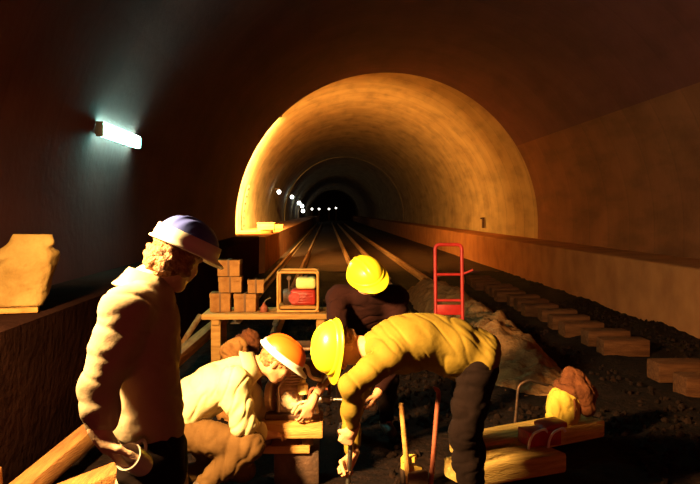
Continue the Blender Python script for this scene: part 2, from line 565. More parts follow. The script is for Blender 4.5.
def hard_hat(c, u, f, m_shell, m_brim, root, band=0.030, sc=1.0):
    s, f, u = frame(u, f)
    mt = Matrix((s, f, u)).transposed().to_4x4()
    mt.translation = V(c) + u * 0.042
    A, Bq, H = 0.120 * sc, 0.146 * sc, 0.118 * sc
    bm = bmesh.new()
    NT, NP = 56, 16
    rows = []
    for i in range(NP):
        ph = PI / 2 * i / NP
        cr, sr = math.cos(ph) ** 0.82, math.sin(ph) ** 0.95
        row = []
        for j in range(NT):
            th = 2 * PI * j / NT
            x, y, z = A * cr * math.cos(th), Bq * cr * math.sin(th), H * sr
            ridge = 0
            for xr in (0.0, 0.038, -0.038):
                ridge += 0.007 * max(0, 1 - abs(x - xr) / 0.011) * (1 if xr == 0 else 0.6) * min(1, sr * 1.6) 
            row.append(bm.verts.new((x, y, z + ridge)))
        rows.append(row)
    top = bm.verts.new((0, 0, H + 0.006))
    for a, b in zip(rows, rows[1:]):
        for j in range(NT):
            k = (j + 1) % NT
            bm.faces.new((a[j], a[k], b[k], b[j]))
    for j in range(NT):
        bm.faces.new((rows[-1][j], rows[-1][(j + 1) % NT], top))
    me = bpy.data.meshes.new('hard_hat')
    bmesh.ops.transform(bm, matrix=mt, verts=bm.verts)
    bmesh.ops.recalc_face_normals(bm, faces=bm.faces)
    bm.to_mesh(me)
    bm.free()
    o = link('hard_hat', me, m_shell, root)
    so = o.modifiers.new('thickness', 'SOLIDIFY')
    so.thickness, so.offset = 0.004, -1
    # brim with a peak over the brow
    bm = bmesh.new()
    prof = []
    for j in range(NT):
        th = 2 * PI * j / NT
        fr = max(0, math.sin(th))
        ext = 0.012 + 0.042 * fr ** 3
        dr = -0.004 - 0.012 * fr ** 3
        ring = []
        for (q, z) in ((-0.010 - band * 0.1, band), (0.003 - band * 0.06, band), (0.003, band * 0.4), (0.004, 0.006), (ext, dr + 0.004), (ext + 0.002, dr), (ext, dr - 0.004), (-0.004, -0.004)):
            ring.append(bm.verts.new(((A + q) * math.cos(th), (Bq + q) * math.sin(th), z)))
        prof.append(ring)
    for j in range(NT):
        a, b = prof[j], prof[(j + 1) % NT]
        for i in range(len(a)):
            k = (i + 1) % len(a)
            bm.faces.new((a[i], b[i], b[k], a[k]))
    me = bpy.data.meshes.new('brim')
    bmesh.ops.transform(bm, matrix=mt, verts=bm.verts)
    bmesh.ops.recalc_face_normals(bm, faces=bm.faces)
    bm.to_mesh(me)
    bm.free()
    br = link('brim', me, m_brim, o)
    # webbing inside
    b = MB()
    for a0 in range(3):
        th = PI * a0 / 3
        pts = []
        for i in range(9):
            x = -1 + 2 * i / 8
            pts.append(mt @ V((A * 0.86 * x * math.cos(th), Bq * 0.86 * x * math.sin(th), (H - 0.012) * math.sqrt(max(0, 1 - x * x)) * 0.97)))
        b.tube(pts, 0.004, 6)
    b.build('webbing', M['white'], o)
    return o


def worker(J, label, jacket, trousers, skin, hat, hair=None, jw=(0.006, (0, 0, 1)), bare=(), collar=True, hem=0.10):
    """J: joints in the place. One continuous body; hair, clothing and helmet are its children."""
    root = thing('person', J['base'], label, 'person')
    pel, mid, che, nek = V(J['pelvis']), V(J['mid']), V(J['chest']), V(J['neck'])
    hc, hu, hf = V(J['head']), unit(J['hup']), unit(J['hfwd'])
    lat = unit(V(J['shR']) - V(J['shL']))
    B = Body(0.0062, 0.03)
    head(B, hc, hu, hf)
    B.cone(nek, hc - hu * 0.05 - hf * 0.02, 0.062, 0.056, 0.02)

    def ax(a, b):
        z = unit(b - a)
        x = (lat - z * lat.dot(z)).normalized()
        return (x, z.cross(x), z)
    B.ell((che + mid) / 2, ax(mid, che), (0.135, 0.085, 0.19))
    B.ell((pel + mid) / 2, ax(pel, mid), (0.115, 0.08, 0.17))
    B.ell(pel, ax(pel, mid), (0.14, 0.09, 0.10))
    B.cone(che, nek, 0.07, 0.055)
    for s in 'RL':
        sh, el, wr = V(J['sh' + s]), V(J['el' + s]), V(J['wr' + s])
        B.cone(che.lerp(nek, 0.5), sh, 0.055, 0.045)
        B.chain([sh, sh.lerp(el, 0.4), el], [0.047, 0.042, 0.035], 0.02)
        B.chain([el, el.lerp(wr, 0.3), wr], [0.036, 0.036, 0.025], 0.02)
        h = J['hand' + s]
        hand(B, wr, h['d'], h['n'], h['t'], h.get('curl', (0.35, 0.6, 0.5)), tcurl=h.get('tc', 0.4), s=h.get('s', 1.0))
        hp, kn, an, to = V(J['hip' + s]), V(J['kn' + s]), V(J['an' + s]), V(J['toe' + s])
        B.cone(pel, hp, 0.08, 0.075)
        B.chain([hp, kn], [0.072, 0.05])
        B.chain([kn, kn.lerp(an, 0.35), an], [0.048, 0.046, 0.033])
        B.cone(an, to, 0.035, 0.028)
    B.build('body', skin, root)
    # jacket
    C = Body(0.0072, 0.05)
    t = J.get('bulk', 1.0)
    C.ell((che + mid) / 2 + (che - mid) * 0.05, ax(mid, che), (0.175 * t, 0.125 * t, 0.235))
    C.ell((pel + mid) / 2, ax(pel, mid), (0.165 * t, 0.125 * t, 0.21))
    C.ell(pel + (pel - mid).normalized() * J.get('hem', hem) * 0.35, ax(pel, mid), (0.168 * t, 0.128 * t, 0.115))
    C.cone(che, nek - (nek - che).normalized() * 0.05, 0.105, 0.075)
    for s in 'RL':
        sh, el, wr = V(J['sh' + s]), V(J['el' + s]), V(J['wr' + s])
        C.cone(che.lerp(nek, 0.4), sh, 0.085, 0.074)
        end = el.lerp(wr, 0.12) if s in bare else wr - (wr - el).normalized() * 0.045
        ra = J.get('arm', 1.0)
        C.chain([sh, sh.lerp(el, 0.5), el], [0.080 * ra, 0.070 * ra, 0.060 * ra], 0.06)
        if s in bare:
            C.cone(el, end, 0.056, 0.055, 0.02)
        else:
            C.chain([el, el.lerp(wr, 0.5), end], [0.060 * ra, 0.056 * ra, 0.046 * ra], 0.05)
    C.build('jacket', jacket, root, jw)
    if collar:
        s_, f_, u_ = frame(unit(hc - nek) * 0.6 + unit(nek - che), hf)
        b = MB()
        cc = nek + u_ * 0.01
        n = 20
        rings = []
        for (rr, zz) in ((0.070, 0.012), (0.077, 0.020), (0.094, -0.03), (0.110, -0.05)):
            ring = []
            for i in range(n):
                th = -1.25 + 2 * (PI - 0.0) * 0 + (2 * PI - 0.7) * i / (n - 1) + 0.1
                # open at the front
                a = PI / 2 + 0.35 + (2 * PI - 0.7) * i / (n - 1)
                ring.append(cc + s_ * math.cos(a) * rr + f_ * (math.sin(a) * rr * 0.95) + u_ * zz)
            rings.append(ring)
        bm = bmesh.new()
        VS = [[bm.verts.new(p) for p in r] for r in rings]
        for a_, b_ in zip(VS, VS[1:]):
            for i in range(n - 1):
                bm.faces.new((a_[i], a_[i + 1], b_[i + 1], b_[i]))
        me = bpy.data.meshes.new('collar')
        bm.to_mesh(me)
        bm.free()
        co = link('collar', me, jacket, root)
        so = co.modifiers.new('thickness', 'SOLIDIFY')
        so.thickness = 0.009
    # trousers
    T = Body(0.009, 0.05)
    T.ell(pel, ax(pel, mid), (0.165, 0.115, 0.13))
    for s in 'RL':
        hp, kn, an = V(J['hip' + s]), V(J['kn' + s]), V(J['an' + s])
        T.cone(pel, hp, 0.10, 0.10)
        T.chain([hp, hp.lerp(kn, 0.5), kn], [0.105, 0.092, 0.076])
        T.chain([kn, kn.lerp(an, 0.4), kn.lerp(an, 0.92)], [0.075, 0.07, 0.058])
    T.build('trousers', trousers, root, (0.008, V(J['knR']) - V(J['hipR']), 9, 3, 5.0))
    for s in 'RL':
        an, to, kn = V(J['an' + s]), V(J['toe' + s]), V(J['kn' + s])
        K = Body(0.007, 0.025)
        d = (to - an)
        sole = unit(J.get('sole' + s, (0, 0, -1)))
        K.cone(an + (kn - an).normalized() * 0.10, an, 0.046, 0.044)
        K.cone(an + sole * 0.022, to, 0.045, 0.04)
        K.cone(an + sole * 0.03 - d.normalized() * 0.035, an + sole * 0.03 + d * 0.4, 0.036, 0.038)
        K.build('boot', M['boot'], root)
    hs, hfr, hup = frame(hu, hf)
    Hh = Body(0.006, 0.02)
    Hh.ell(hc + hup * 0.03 - hfr * 0.016, (hs, hfr, hup), (0.080, 0.094, 0.088))
    Hh.ell(hc - hup * 0.022 - hfr * 0.055, (hs, hfr, hup), (0.073, 0.052, 0.055) if hair is None else hair)
    if hair:
        for q in (-1, 1):
            Hh.ell(hc - hup * 0.02 - hfr * 0.015 + hs * 0.078 * q, (hs, hfr, hup), (0.02, 0.032, 0.04))
    Hh.build('hair', M['hair'], root, (0.008, hup, 26, 10, 1.0, 0.6))
    hard_hat(hc + hfr * J.get('hatf', 0.004), hu, hf, hat[0], hat[1], root, J.get('band', 0.030), J.get('hs', 1.0))
    return root


# ------------------------------------------------------------------ the tunnel
CX, RN, CZ = 1.705, 4.265, 1.33        # near bore
FX, RF = 1.335, 4.635                  # far bore, a little wider on the side nearest the camera's left
LIP = 22.5


def arc(cx, r, a0, a1, n):
    return [(cx + r * math.cos(a0 + (a1 - a0) * i / n), CZ + r * math.sin(a0 + (a1 - a0) * i / n)) for i in range(n + 1)]


def sheet(name, prof, ys, m, thick=0.0):
    bm = bmesh.new()
    rows = [[bm.verts.new((x, y, z)) for x, z in prof] for y in ys]
    for a, b in zip(rows, rows[1:]):
        for i in range(len(prof) - 1):
            bm.faces.new((a[i], a[i + 1], b[i + 1], b[i]))
    me = bpy.data.meshes.new(name)
    bm.to_mesh(me)
    bm.free()
    o = link(name, me, m)
    tag(o, kind='structure')
    return o


YB = -26.0
near = [YB + (LIP - YB) * i / 40 for i in range(41)]
far = [LIP + 150 * (i / 60) ** 1.6 for i in range(61)]
W0 = 0.55   # where wall turns into vault
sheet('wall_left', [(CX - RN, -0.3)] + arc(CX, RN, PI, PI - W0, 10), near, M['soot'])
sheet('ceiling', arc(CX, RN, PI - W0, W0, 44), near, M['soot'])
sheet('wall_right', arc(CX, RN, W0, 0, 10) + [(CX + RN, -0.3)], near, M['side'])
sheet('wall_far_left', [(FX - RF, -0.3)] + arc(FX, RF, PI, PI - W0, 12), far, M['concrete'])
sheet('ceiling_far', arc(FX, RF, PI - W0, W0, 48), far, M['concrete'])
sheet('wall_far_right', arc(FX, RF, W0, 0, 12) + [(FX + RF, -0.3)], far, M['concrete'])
# stepped end of the near lining
bm = bmesh.new()
A = [(CX - RN, -0.3)] + arc(CX, RN, PI, 0, 64) + [(CX + RN, -0.3)]
Bq = [(FX - RF - 0.5, -0.3)] + arc(FX, RF + 0.5, PI, 0, 64) + [(FX + RF + 0.5, -0.3)]
r0 = [bm.verts.new((x, LIP, z)) for x, z in A]
r1 = [bm.verts.new((x, LIP, z)) for x, z in Bq]
for i in range(len(A) - 1):
    bm.faces.new((r0[i], r0[i + 1], r1[i + 1], r1[i]))
me = bpy.data.meshes.new('trim_1')
bm.to_mesh(me)
bm.free()
tag(link('trim_1', me, M['soot']), kind='structure')
# added cap shutting world light out of the bore, black to stay dark
b = MB()
b.box((FX, 170.3, 2.5), (12, 0.5, 8), bev=0)
tag(b.build('wall_end', M['ballast'], smooth=False), kind='structure')
# lining ribs deep in the bore
for i, y in enumerate((62.0,)):
    bm = bmesh.new()
    P0 = [(FX - RF + 0.001, 0.0)] + arc(FX, RF, PI, 0, 60) + [(FX + RF - 0.001, 0.0)]
    P1 = [(FX - RF + 0.03, 0.0)] + arc(FX, RF - 0.03, PI, 0, 60) + [(FX + RF - 0.03, 0.0)]
    L = []
    for P, yy in ((P0, y), (P1, y + 0.02), (P1, y + 0.28), (P0, y + 0.3)):
        L.append([bm.verts.new((x, yy, z)) for x, z in P])
    for a, c in zip(L, L[1:]):
        for k in range(len(P0) - 1):
            bm.faces.new((a[k], a[k + 1], c[k + 1], c[k]))
    me = bpy.data.meshes.new('trim')
    bmesh.ops.recalc_face_normals(bm, faces=bm.faces)
    bm.to_mesh(me)
    bm.free()
    tag(link('trim_%d' % (i + 2), me, M['concrete']), kind='structure')


# floor: rough near ballast, slab in the far bore
def ground_z(x, y):
    z = 0.05 * (noise.noise(V((x * 1.1, y * 1.1, 3))) - 0.2) + 0.035 * noise.noise(V((x * 5, y * 5, 1)))
    return z


def grid(name, x0, x1, y0, y1, dx, dy, fz, m, kind='structure'):
    nx, ny = int((x1 - x0) / dx) + 1, int((y1 - y0) / dy) + 1
    vs = [(x0 + (x1 - x0) * i / nx, y0 + (y1 - y0) * j / ny) for j in range(ny + 1) for i in range(nx + 1)]
    fs = [(j * (nx + 1) + i, j * (nx + 1) + i + 1, (j + 1) * (nx + 1) + i + 1, (j + 1) * (nx + 1) + i) for j in range(ny) for i in range(nx)]
    me = bpy.data.meshes.new(name)
    me.from_pydata([(x, y, fz(x, y)) for x, y in vs], [], fs)
    o = link(name, me, m)
    if kind:
        tag(o, kind=kind)
    return o


grid('floor', CX - RN, CX + RN, -8, LIP + 0.4, 0.07, 0.09, ground_z, M['ballast'])
grid('floor_behind', CX - RN, CX + RN, YB, -7.9, 0.5, 0.5, lambda x, y: 0.0, M['ballast'])
grid('floor_far', FX - RF, FX + RF, LIP + 0.3, 172, 0.5, 2.0, lambda x, y: 0.0, M['slab'])

# ledges along both walls
LZ = 0.93
b = MB().prism([(5.07, -0.2), (5.02, LZ - 0.02), (5.05, LZ), (6.3, LZ + 0.02), (6.3, -0.2)], YB, 170)
tag(b.build('ledge_right', M['ledge'], smooth=False), kind='structure')
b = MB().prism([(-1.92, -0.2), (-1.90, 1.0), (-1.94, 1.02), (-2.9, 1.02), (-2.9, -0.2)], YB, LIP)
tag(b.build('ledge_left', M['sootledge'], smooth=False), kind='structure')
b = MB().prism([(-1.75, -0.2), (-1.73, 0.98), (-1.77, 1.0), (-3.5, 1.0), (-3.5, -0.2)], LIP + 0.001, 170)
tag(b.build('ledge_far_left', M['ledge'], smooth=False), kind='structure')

# ------------------------------------------------------------------ tracks
RAIL = [(-0.07, 0), (0.07, 0), (0.07, 0.012), (0.012, 0.03), (0.010, 0.11), (0.035, 0.12), (0.035, 0.15), (-0.035, 0.15), (-0.035, 0.12), (-0.010, 0.11), (-0.012, 0.03), (-0.07, 0.012)]


def rail(x, y0, y1, label, z=0.02):
    b = MB().prism([(x + px, z + pz) for px, pz in RAIL], y0, y1)
    o = b.build('rail', M['rail'], smooth=False)
    return tag(o, label, 'rail')


rail(-0.72, 11.0, 120, 'left running rail of the track leading into the lit bore')
rail(0.72, 11.0, 120, 'right running rail of the track leading into the lit bore')
rail(-1.38, 12.0, 110, 'spare rail lying beside the left ledge toward the lit bore')
rail(1.45, 18.5, 110, 'rail lying between the two tracks toward the lit bore')
rail(2.35, 18.0, 110, 'rail nearer the middle on the right hand track bed')

# right hand track sleepers, cut short to their lit ends beside the ledge
sl = None
for i in range(17):
    if i == 2:
        continue  # sleeper left out where the row falls into shade
    y = 7.3 + i * 0.72
    loc = V((3.55 + 0.05 * math.sin(i * 2.1), y, 0.085))
    rz = 0.03 * math.sin(i * 1.7)
    if sl is None:
        b = MB().box((0, 0, 0), (0.55, 0.30, 0.20), bev=0.015)
        for sx in (-0.05,):
            b.box((sx, 0, 0.086), (0.30, 0.18, 0.02), bev=0.004)
        sl = o = b.build('track_sleeper', M['oldsleeper'])
    else:
        o = sl.copy()
        COL.objects.link(o)
    o.location = loc
    o.rotation_euler = (0, 0, rz)
    tag(o, 'brown block ended sleeper in the evenly spaced row beside the right ledge', 'sleeper', 'sleepers beside the right ledge')

# two loose sleepers in the light at the camera's right
def loose(px0, py0, Y0, px1, py1, Y1, w, h, label):
    a, c = at(px0, py0, Y0), at(px1, py1, Y1)
    a.z = c.z = 0
    d = (c - a)
    ang = math.atan2(d.y, d.x)
    b = MB().box((0, 0, h / 2), (d.length, w, h), bev=0.02)
    me = b.mesh()
    folds(me, 0.0, (0, 1, 0))
    o = link('loose_sleeper', me, M['sleeper'])
    me.set_sharp_from_angle(angle=0.6)
    o.location = (a + c) / 2 + V((0, 0, 0.03))
    o.rotation_euler = (0, 0, ang)
    return tag(o, label, 'sleeper', 'loose sleepers in the light')


s1 = loose(462, 455, 5.35, 590, 424, 5.95, 0.30, 0.13, 'loose timber sleeper lying under the yellow bag and red box')
s2 = loose(455, 486, 4.85, 553, 464, 5.15, 0.28, 0.13, 'loose timber sleeper lying nearest the camera in front of the red box')

# longitudinal timber at the left and offcuts
a, c = at(-40, 545, 3.75), at(224, 318, 10.5)
b = MB()
d = c - a
rot = d.to_track_quat('Y', 'Z').to_matrix()
b.box((a + c) / 2, (0.12, d.length, 0.12), rot, bev=0.012)
tag(b.build('long_timber', M['timber']), 'long rust brown timber beam along the ground behind the standing man', 'beam')
p = at(192, 329, 9.6)
a, c = at(184, 341, 9.5), at(200, 316, 9.9)
b = MB().cyl(a - (c - a) * 0.6, c, 0.035, None, 10)
tag(b.build('wooden_pole', M['timber']), 'short round pole leaning above the long beam by the bench end', 'pole')
p = at(92, 482, 4.3)
b = MB().box((p.x, p.y, p.z - 0.05), (0.17, 0.5, 0.17), Matrix.Rotation(-0.5, 3, 'Z'), 0.02)
tag(b.build('timber_offcut', M['timber']), 'thick timber offcut on the ground beneath the standing man\'s hand', 'timber')
b = MB().box((p.x - 0.02, p.y, (p.z - 0.14) / 2 - 0.02), (0.3, 0.4, max(0.05, p.z - 0.12)), Matrix.Rotation(-0.3, 3, 'Z'), 0.02)
tag(b.build('timber_block', M['iron']), 'dark block carrying the timber offcut beneath the standing man\'s hand', 'block')
p = at(6, 470, 4.3)
b = MB().box((p.x - 0.06, 4.2, p.z / 2), (0.12, 0.2, p.z + 0.04), Matrix.Rotation(0.2, 3, 'Z'), 0.012)
tag(b.build('timber_stub', M['timber']), 'small brown timber stub at the lower left edge beside the long beam', 'block')


# gravel bank between the tracks
def bank(x, y):
    u = (x - 2.05) / 0.5
    h = 0.44 * max(0, 1 - u * u) ** 0.8
    e = min(1, max(0, (y - 7.3) / 1.8)) * min(1, max(0, (17.5 - y) / 2))
    return -0.06 + (h * e) * (1 + 0.35 * noise.noise(V((x * 3, y * 2, 0)))) + 0.05 * noise.noise(V((x * 9, y * 9, 2))) + 0.03 * noise.noise(V((x * 22, y * 22, 2)))


o = grid('gravel_bank', 1.52, 2.7, 7.0, 18, 0.035, 0.04, bank, M['bank'], None)
tag(o, 'bank of brown gravel heaped behind the stooping man in the ochre coat', 'gravel', kind='stuff')

# loose ballast stones
bm = bmesh.new()
rnd = random.Random(3)
for i in range(5200):
    y = 4.0 + 11 * rnd.random() ** 1.4
    x = rnd.uniform(-1.8, 5.0)
    r = rnd.uniform(0.018, 0.042)
    if (1.45 < x < 2.75 and y > 6.9) or (3.1 < x < 4.0 and y > 7.0) or (-1.5 < x < 0.2 and 8.2 < y < 9.1) or (0.65 < x < 2.1 and 4.5 < y < 6.3) or (-0.9 < x < 0.4 and 3.9 < y < 6.3) or x < -1.2 or (0.3 < x < 1.2 and y < 4.7) or (abs(abs(x) - 0.72) < 0.12 and y > 10.8) or (1.0 < x < 1.8 and 8.8 < y < 9.6):
        continue
    b2 = bmesh.ops.create_icosphere(bm, subdivisions=1, radius=r)
    mt = Matrix.Translation((x, y, ground_z(x, y) + r * 0.25)) @ Euler((rnd.random() * 6, rnd.random() * 6, rnd.random() * 6)).to_matrix().to_4x4() @ Matrix.Diagonal((1, rnd.uniform(0.6, 1), rnd.uniform(0.5, 0.9), 1))
    for v in b2['verts']:
        v.co *= rnd.uniform(0.8, 1.15)
        v.co = mt @ v.co
me = bpy.data.meshes.new('ballast_stones')
bm.to_mesh(me)
bm.free()
tag(link('ballast_stones', me, M['stone'], smooth=False), 'dark ballast stones scattered over the track bed', 'ballast', kind='stuff')

# ------------------------------------------------------------------ lamps of the tunnel
# fluorescent batten on the left wall
y0, y1, lz = 8.3, 9.9, 2.55
xw = CX - math.sqrt(RN ** 2 - (lz - CZ) ** 2)
lt = thing('wall_lamp', (xw, 9.1, lz), 'glowing fluorescent batten on the dark left wall', 'lamp')
MB().box((xw + 0.02, 9.1, lz), (0.04, 1.6, 0.10), bev=0.012).build('housing', M['lamphouse'], lt)
df = MB().box((xw + 0.075, 9.1, lz), (0.07, 1.59, 0.15), bev=0.03, seg=4).build('diffuser', M['tube'], lt)
for yy in (y0 - 0.015, y1 + 0.015):
    MB().box((xw + 0.06, yy, lz), (0.08, 0.018, 0.155), bev=0.008).build('end_cap', M['lamphouse'], lt)

# bulbs along the far left wall
bulbs = [(279, 192, 'bulb', 'first and largest bulb on the lit left wall of the bore'),
         (292, 197, 'bulbcool', 'second bulb on the left wall of the bore'),
         (299, 203, 'bulbcool', 'third bulb on the left wall of the bore, close to the fourth'),
         (302, 206, 'bulbcool', 'fourth bulb on the left wall of the bore'),
         (303, 211, 'bulb', 'lowest bulb of the cluster on the left wall of the bore')]
for (px, py, mm, lab), yy in zip(bulbs, (44, 60, 74, 84, 92)):
    p = at(px, py, yy)
    p.x = max(p.x, FX - RF + 0.16)
    t = thing('bulb_lamp', p, lab, 'lamp', 'bulbs on the bore wall')
    r = 0.0022 * yy if px != 279 else 0.11
    pr = [(0.0001, -r)] + [(r * math.cos(a), r * math.sin(a)) for a in [(-1.2 + 0.3 * i) for i in range(9)]] + [(0.0001, r)]
    MB().lathe(pr, Matrix.Translation(p), 16).build('globe', M[mm], t)
    MB().cyl(p + V((0, 0, r * 0.95)), p + V((0, 0, r + 0.1)), 0.05, 0.04).cyl(p + V((0, 0, r + 0.06)), p + V((-0.25, 0, r + 0.06)), 0.02).build('bracket', M['iron'], t)
for (px, py, yy, lab) in ((312, 209, 125, 'first of the far row of small lights in the dark bore'), (319, 209, 133, 'second of the far row of small lights in the dark bore'),
                          (329, 209, 141, 'third of the far row of small lights in the dark bore'), (336, 208, 150, 'last of the far row of small lights in the dark bore')):
    p = at(px, py, yy)
    t = thing('bulb_lamp', p, lab, 'lamp', 'lights far down the bore')
    r = 0.15
    pr = [(0.0001, -r)] + [(r * math.cos(a), r * math.sin(a)) for a in [(-1.2 + 0.3 * i) for i in range(9)]] + [(0.0001, r)]
    MB().lathe(pr, Matrix.Translation(p), 12).build('globe', M['bulb'], t)
    MB().cyl(p - V((0, 0, r * 0.9)), (p.x, p.y, 0), 0.05).build('stand', M['iron'], t)

# cable ladder on the lit wall and crates on the far ledge
px_ = FX - RF + 0.02
lad = thing('cable_ladder', (px_, 31, 1.0), 'narrow dark cable ladder fixed up the brightest left wall', 'ladder')
def on_wall(z, off=0.07):
    return FX - math.sqrt((RF - off) ** 2 - max(0, z - CZ) ** 2)


for yy in (30.75, 31.25):
    MB().tube([(on_wall(1.04 + 0.17 * k), yy, 1.04 + 0.17 * k) for k in range(11)], 0.035, 8).build('stringer', M['iron'], lad)
for i in range(6):
    MB().cyl((on_wall(1.2 + i * 0.28), 30.75, 1.2 + i * 0.28), (on_wall(1.2 + i * 0.28), 31.25, 1.2 + i * 0.28), 0.028).build('rung', M['iron'], lad)
for (x, y, sx, sy, sz, z, lab) in ((-2.2, 29.0, 0.6, 0.5, 0.32, 1.0, 'pale crate on the lit left ledge, the taller one'),
                                 (-1.98, 26.5, 0.35, 0.9, 0.12, 1.0, 'low flat pale crate at the edge of the lit left ledge'),
                                 (-2.05, 34.0, 0.4, 0.8, 0.18, 1.0, 'flat board pile farther along the lit left ledge')):
    t = thing('crate', (x, y, z), lab, 'crate')
    MB().box((x, y, z + sz * 0.45), (sx, sy, sz * 0.9), bev=0.01).build('body', M['plank'], t)
    MB().box((x, y, z + sz * 0.95), (sx + 0.03, sy + 0.03, sz * 0.1), bev=0.008).build('lid', M['plank'], t)
# small bracket on right wall
p = at(483, 225, 30)
b = MB().box((5.88, 30, 1.30), (0.08, 0.16, 0.4)).box((5.84, 30, 1.46), (0.14, 0.1, 0.06))
tag(b.build('wall_bracket', M['iron']), 'small dark bracket low on the lit right wall of the bore', 'bracket')

# flood lamps: behind the lining step and beside the workers; haunch and bench ones added
def floodlamp(p, aim, label, power, size, col, height_base, spread=PI, wall=None):
    p, aim = V(p), V(aim)
    d = (aim - p).normalized()
    s, f, u = frame(ZUP, d)
    rot = d.to_track_quat('-Z', 'Y').to_matrix()
    t = thing('flood_lamp', (p.x, p.y, p.z if wall else height_base), label, 'lamp')
    b = MB()
    h = size / 2 + 0.02
    b.box(p - d * 0.10, (h * 2, h * 2, 0.03), rot, 0.006)
    for sx, sy, w, l in ((0, 1, h * 2, 0.012), (0, -1, h * 2, 0.012), (1, 0, 0.012, h * 2), (-1, 0, 0.012, h * 2)):
        b.box(p - d * 0.05 + rot @ V((sx * h, sy * h, 0)), (w, l, 0.11), rot, 0.003)
    b.build('housing', M['lamphouse'], t)
    MB().box(p - d * 0.05, (size, size, 0.008), rot, 0.002).build('glass', M['flood'], t)
    foot = V((p.x, p.y, height_base or 0))
    if wall:
        MB().cyl(p - d * 0.1, wall, 0.015).build('bracket', M['iron'], t)
    if not wall:
      MB().cyl(foot + V((0, 0, 0.05)), p - V((0, 0, h * 0.8)) - d * 0.05, 0.016).build('pole', M['iron'], t)
    for k in range(0 if wall else 3):
        a = k * 2 * PI / 3 + 0.4
        top = foot + V((0, 0, 0.25))
        rr = 0.11 if height_base > 0.5 or p.y > 5 else 0.3
        MB().cyl(top, foot + V((math.cos(a) * rr, math.sin(a) * rr, 0.006)), 0.011).build('leg', M['iron'], t)
    ld = bpy.data.lights.new('flood_light', 'AREA')
    ld.shape, ld.size = 'SQUARE', size * 0.9
    ld.energy, ld.color = power, col
    ld.spread = spread
    lo = bpy.data.objects.new('flood_light', ld)
    COL.objects.link(lo)
    lo.matrix_world = Matrix.Translation(p + d * 0.005) @ rot.to_4x4()
    return t


KEYC = (1.0, 0.61, 0.22)
floodlamp((-1.56, 25.9, 4.81), (-2.36, 26.9, 4.41), 'flood lamp under the haunch of the bore shining on its left wall', 9500, 0.12, (1.0, 0.56, 0.14), None, 1.65, wall=V((-1.62, 25.78, 4.845)))  # extra lamp added only to brighten the left wall
floodlamp((-3.12, 25.6, 1.9), (-2.9, 29.0, 2.05), 'flood lamp hidden behind the step of the left lining', 1450, 0.18, (1.0, 0.51, 0.11), 1.0)
floodlamp((-1.62, 2.70, 2.30), (-0.62, 3.95, 1.35), 'tripod flood lamp beside the left ledge shining on the workers', 410, 0.3, KEYC, 0.0, 2.15)
floodlamp((-1.40, 7.3, 1.30), (0.6, 9.4, 0.9), 'small flood lamp behind the standing man shining on the bench', 16, 0.16, KEYC, 0.0, 2.3)  # extra lamp added out of sight to light the cartons
# two bare red fill lights added behind the camera to lift the darks
for (x, y, z, e, lab) in ((0.6, -20, 4.2, 520, 'dim red lamp hanging on the left behind the photographer'), (3.2, -19, 4.2, 520, 'dim red lamp hanging on the right behind the photographer')):
    ld = bpy.data.lights.new('hanging_light', 'POINT')
    ld.energy, ld.color, ld.shadow_soft_size = e, (1.0, 0.13, 0.09), 0.4
    lo = bpy.data.objects.new('hanging_light', ld)
    COL.objects.link(lo)
    lo.location = (x, y, z)

# ------------------------------------------------------------------ things
# paper sack on the left ledge
p = at(24, 308, 5.5)
base = V((-2.08, 5.5, 1.02))
bm = bmesh.new()
NT, NZ = 40, 34
rows = []
for j in range(NZ):
    t = j / (NZ - 1)
    row = []
    w = 0.165 * (1 + 0.10 * math.sin(t * 3.0)) if t < 0.72 else 0.165 * (1.08 - 0.36 * (t - 0.72) / 0.28)
    dp = 0.10 * (1.05 - 0.1 * t) if t < 0.66 else 0.10 * (1 - 0.72 * ((t - 0.66) / 0.34) ** 0.8)
    lean = 0.075 * t + 0.06 * max(0, t - 0.6)
    for i in range(NT):
        a = 2 * PI * i / NT
        ca, sa = math.cos(a), math.sin(a)
        ex = 0.5
        x = w * math.copysign(abs(ca) ** ex, ca)
        y = dp * math.copysign(abs(sa) ** ex, sa)
        q = V((x, y, t * 0.48))
        n = noise.noise(V((q.x * 9, q.y * 9, q.z * 7))) * 0.022 + (1 - 2 * abs(noise.noise(V((q.x * 10 + q.z * 5, q.y * 8, q.z * 4 - q.x * 9))))) * 0.012
        fold = -0.022 * math.exp(-((t - 0.70 - 0.7 * x) / 0.04) ** 2)
        k = 1 + (n + fold) / 0.13
        row.append(bm.verts.new((x * k + lean, y * k, t * 0.48 + n * 0.4)))
    rows.append(row)
for r0_, r1_ in zip(rows, rows[1:]):
    for i in range(NT):
        k = (i + 1) % NT
        bm.faces.new((r0_[i], r0_[k], r1_[k], r1_[i]))
bm.faces.new(rows[0][::-1])
bm.faces.new(rows[-1])
sk = thing('paper_sack', base + V((0, 0, 0.04)), 'crumpled paper sack standing on the ledge against the dark left wall', 'sack')
bmesh.ops.transform(bm, matrix=Matrix.Translation(base + V((-0.02, 0, 0.045))) @ Matrix.Rotation(0.25, 4, 'Z'), verts=bm.verts)
me = bpy.data.meshes.new('bag')
bm.to_mesh(me)
bm.free()
link('bag', me, M['sack'], sk)
b = MB().box(base + V((-0.06, -0.02, 0.022)), (0.34, 0.26, 0.036), Matrix.Rotation(0.3, 3, 'Z'), 0.008)
tag(b.build('board', M['plank']), 'short board under the crumpled paper sack on the left ledge', 'board')

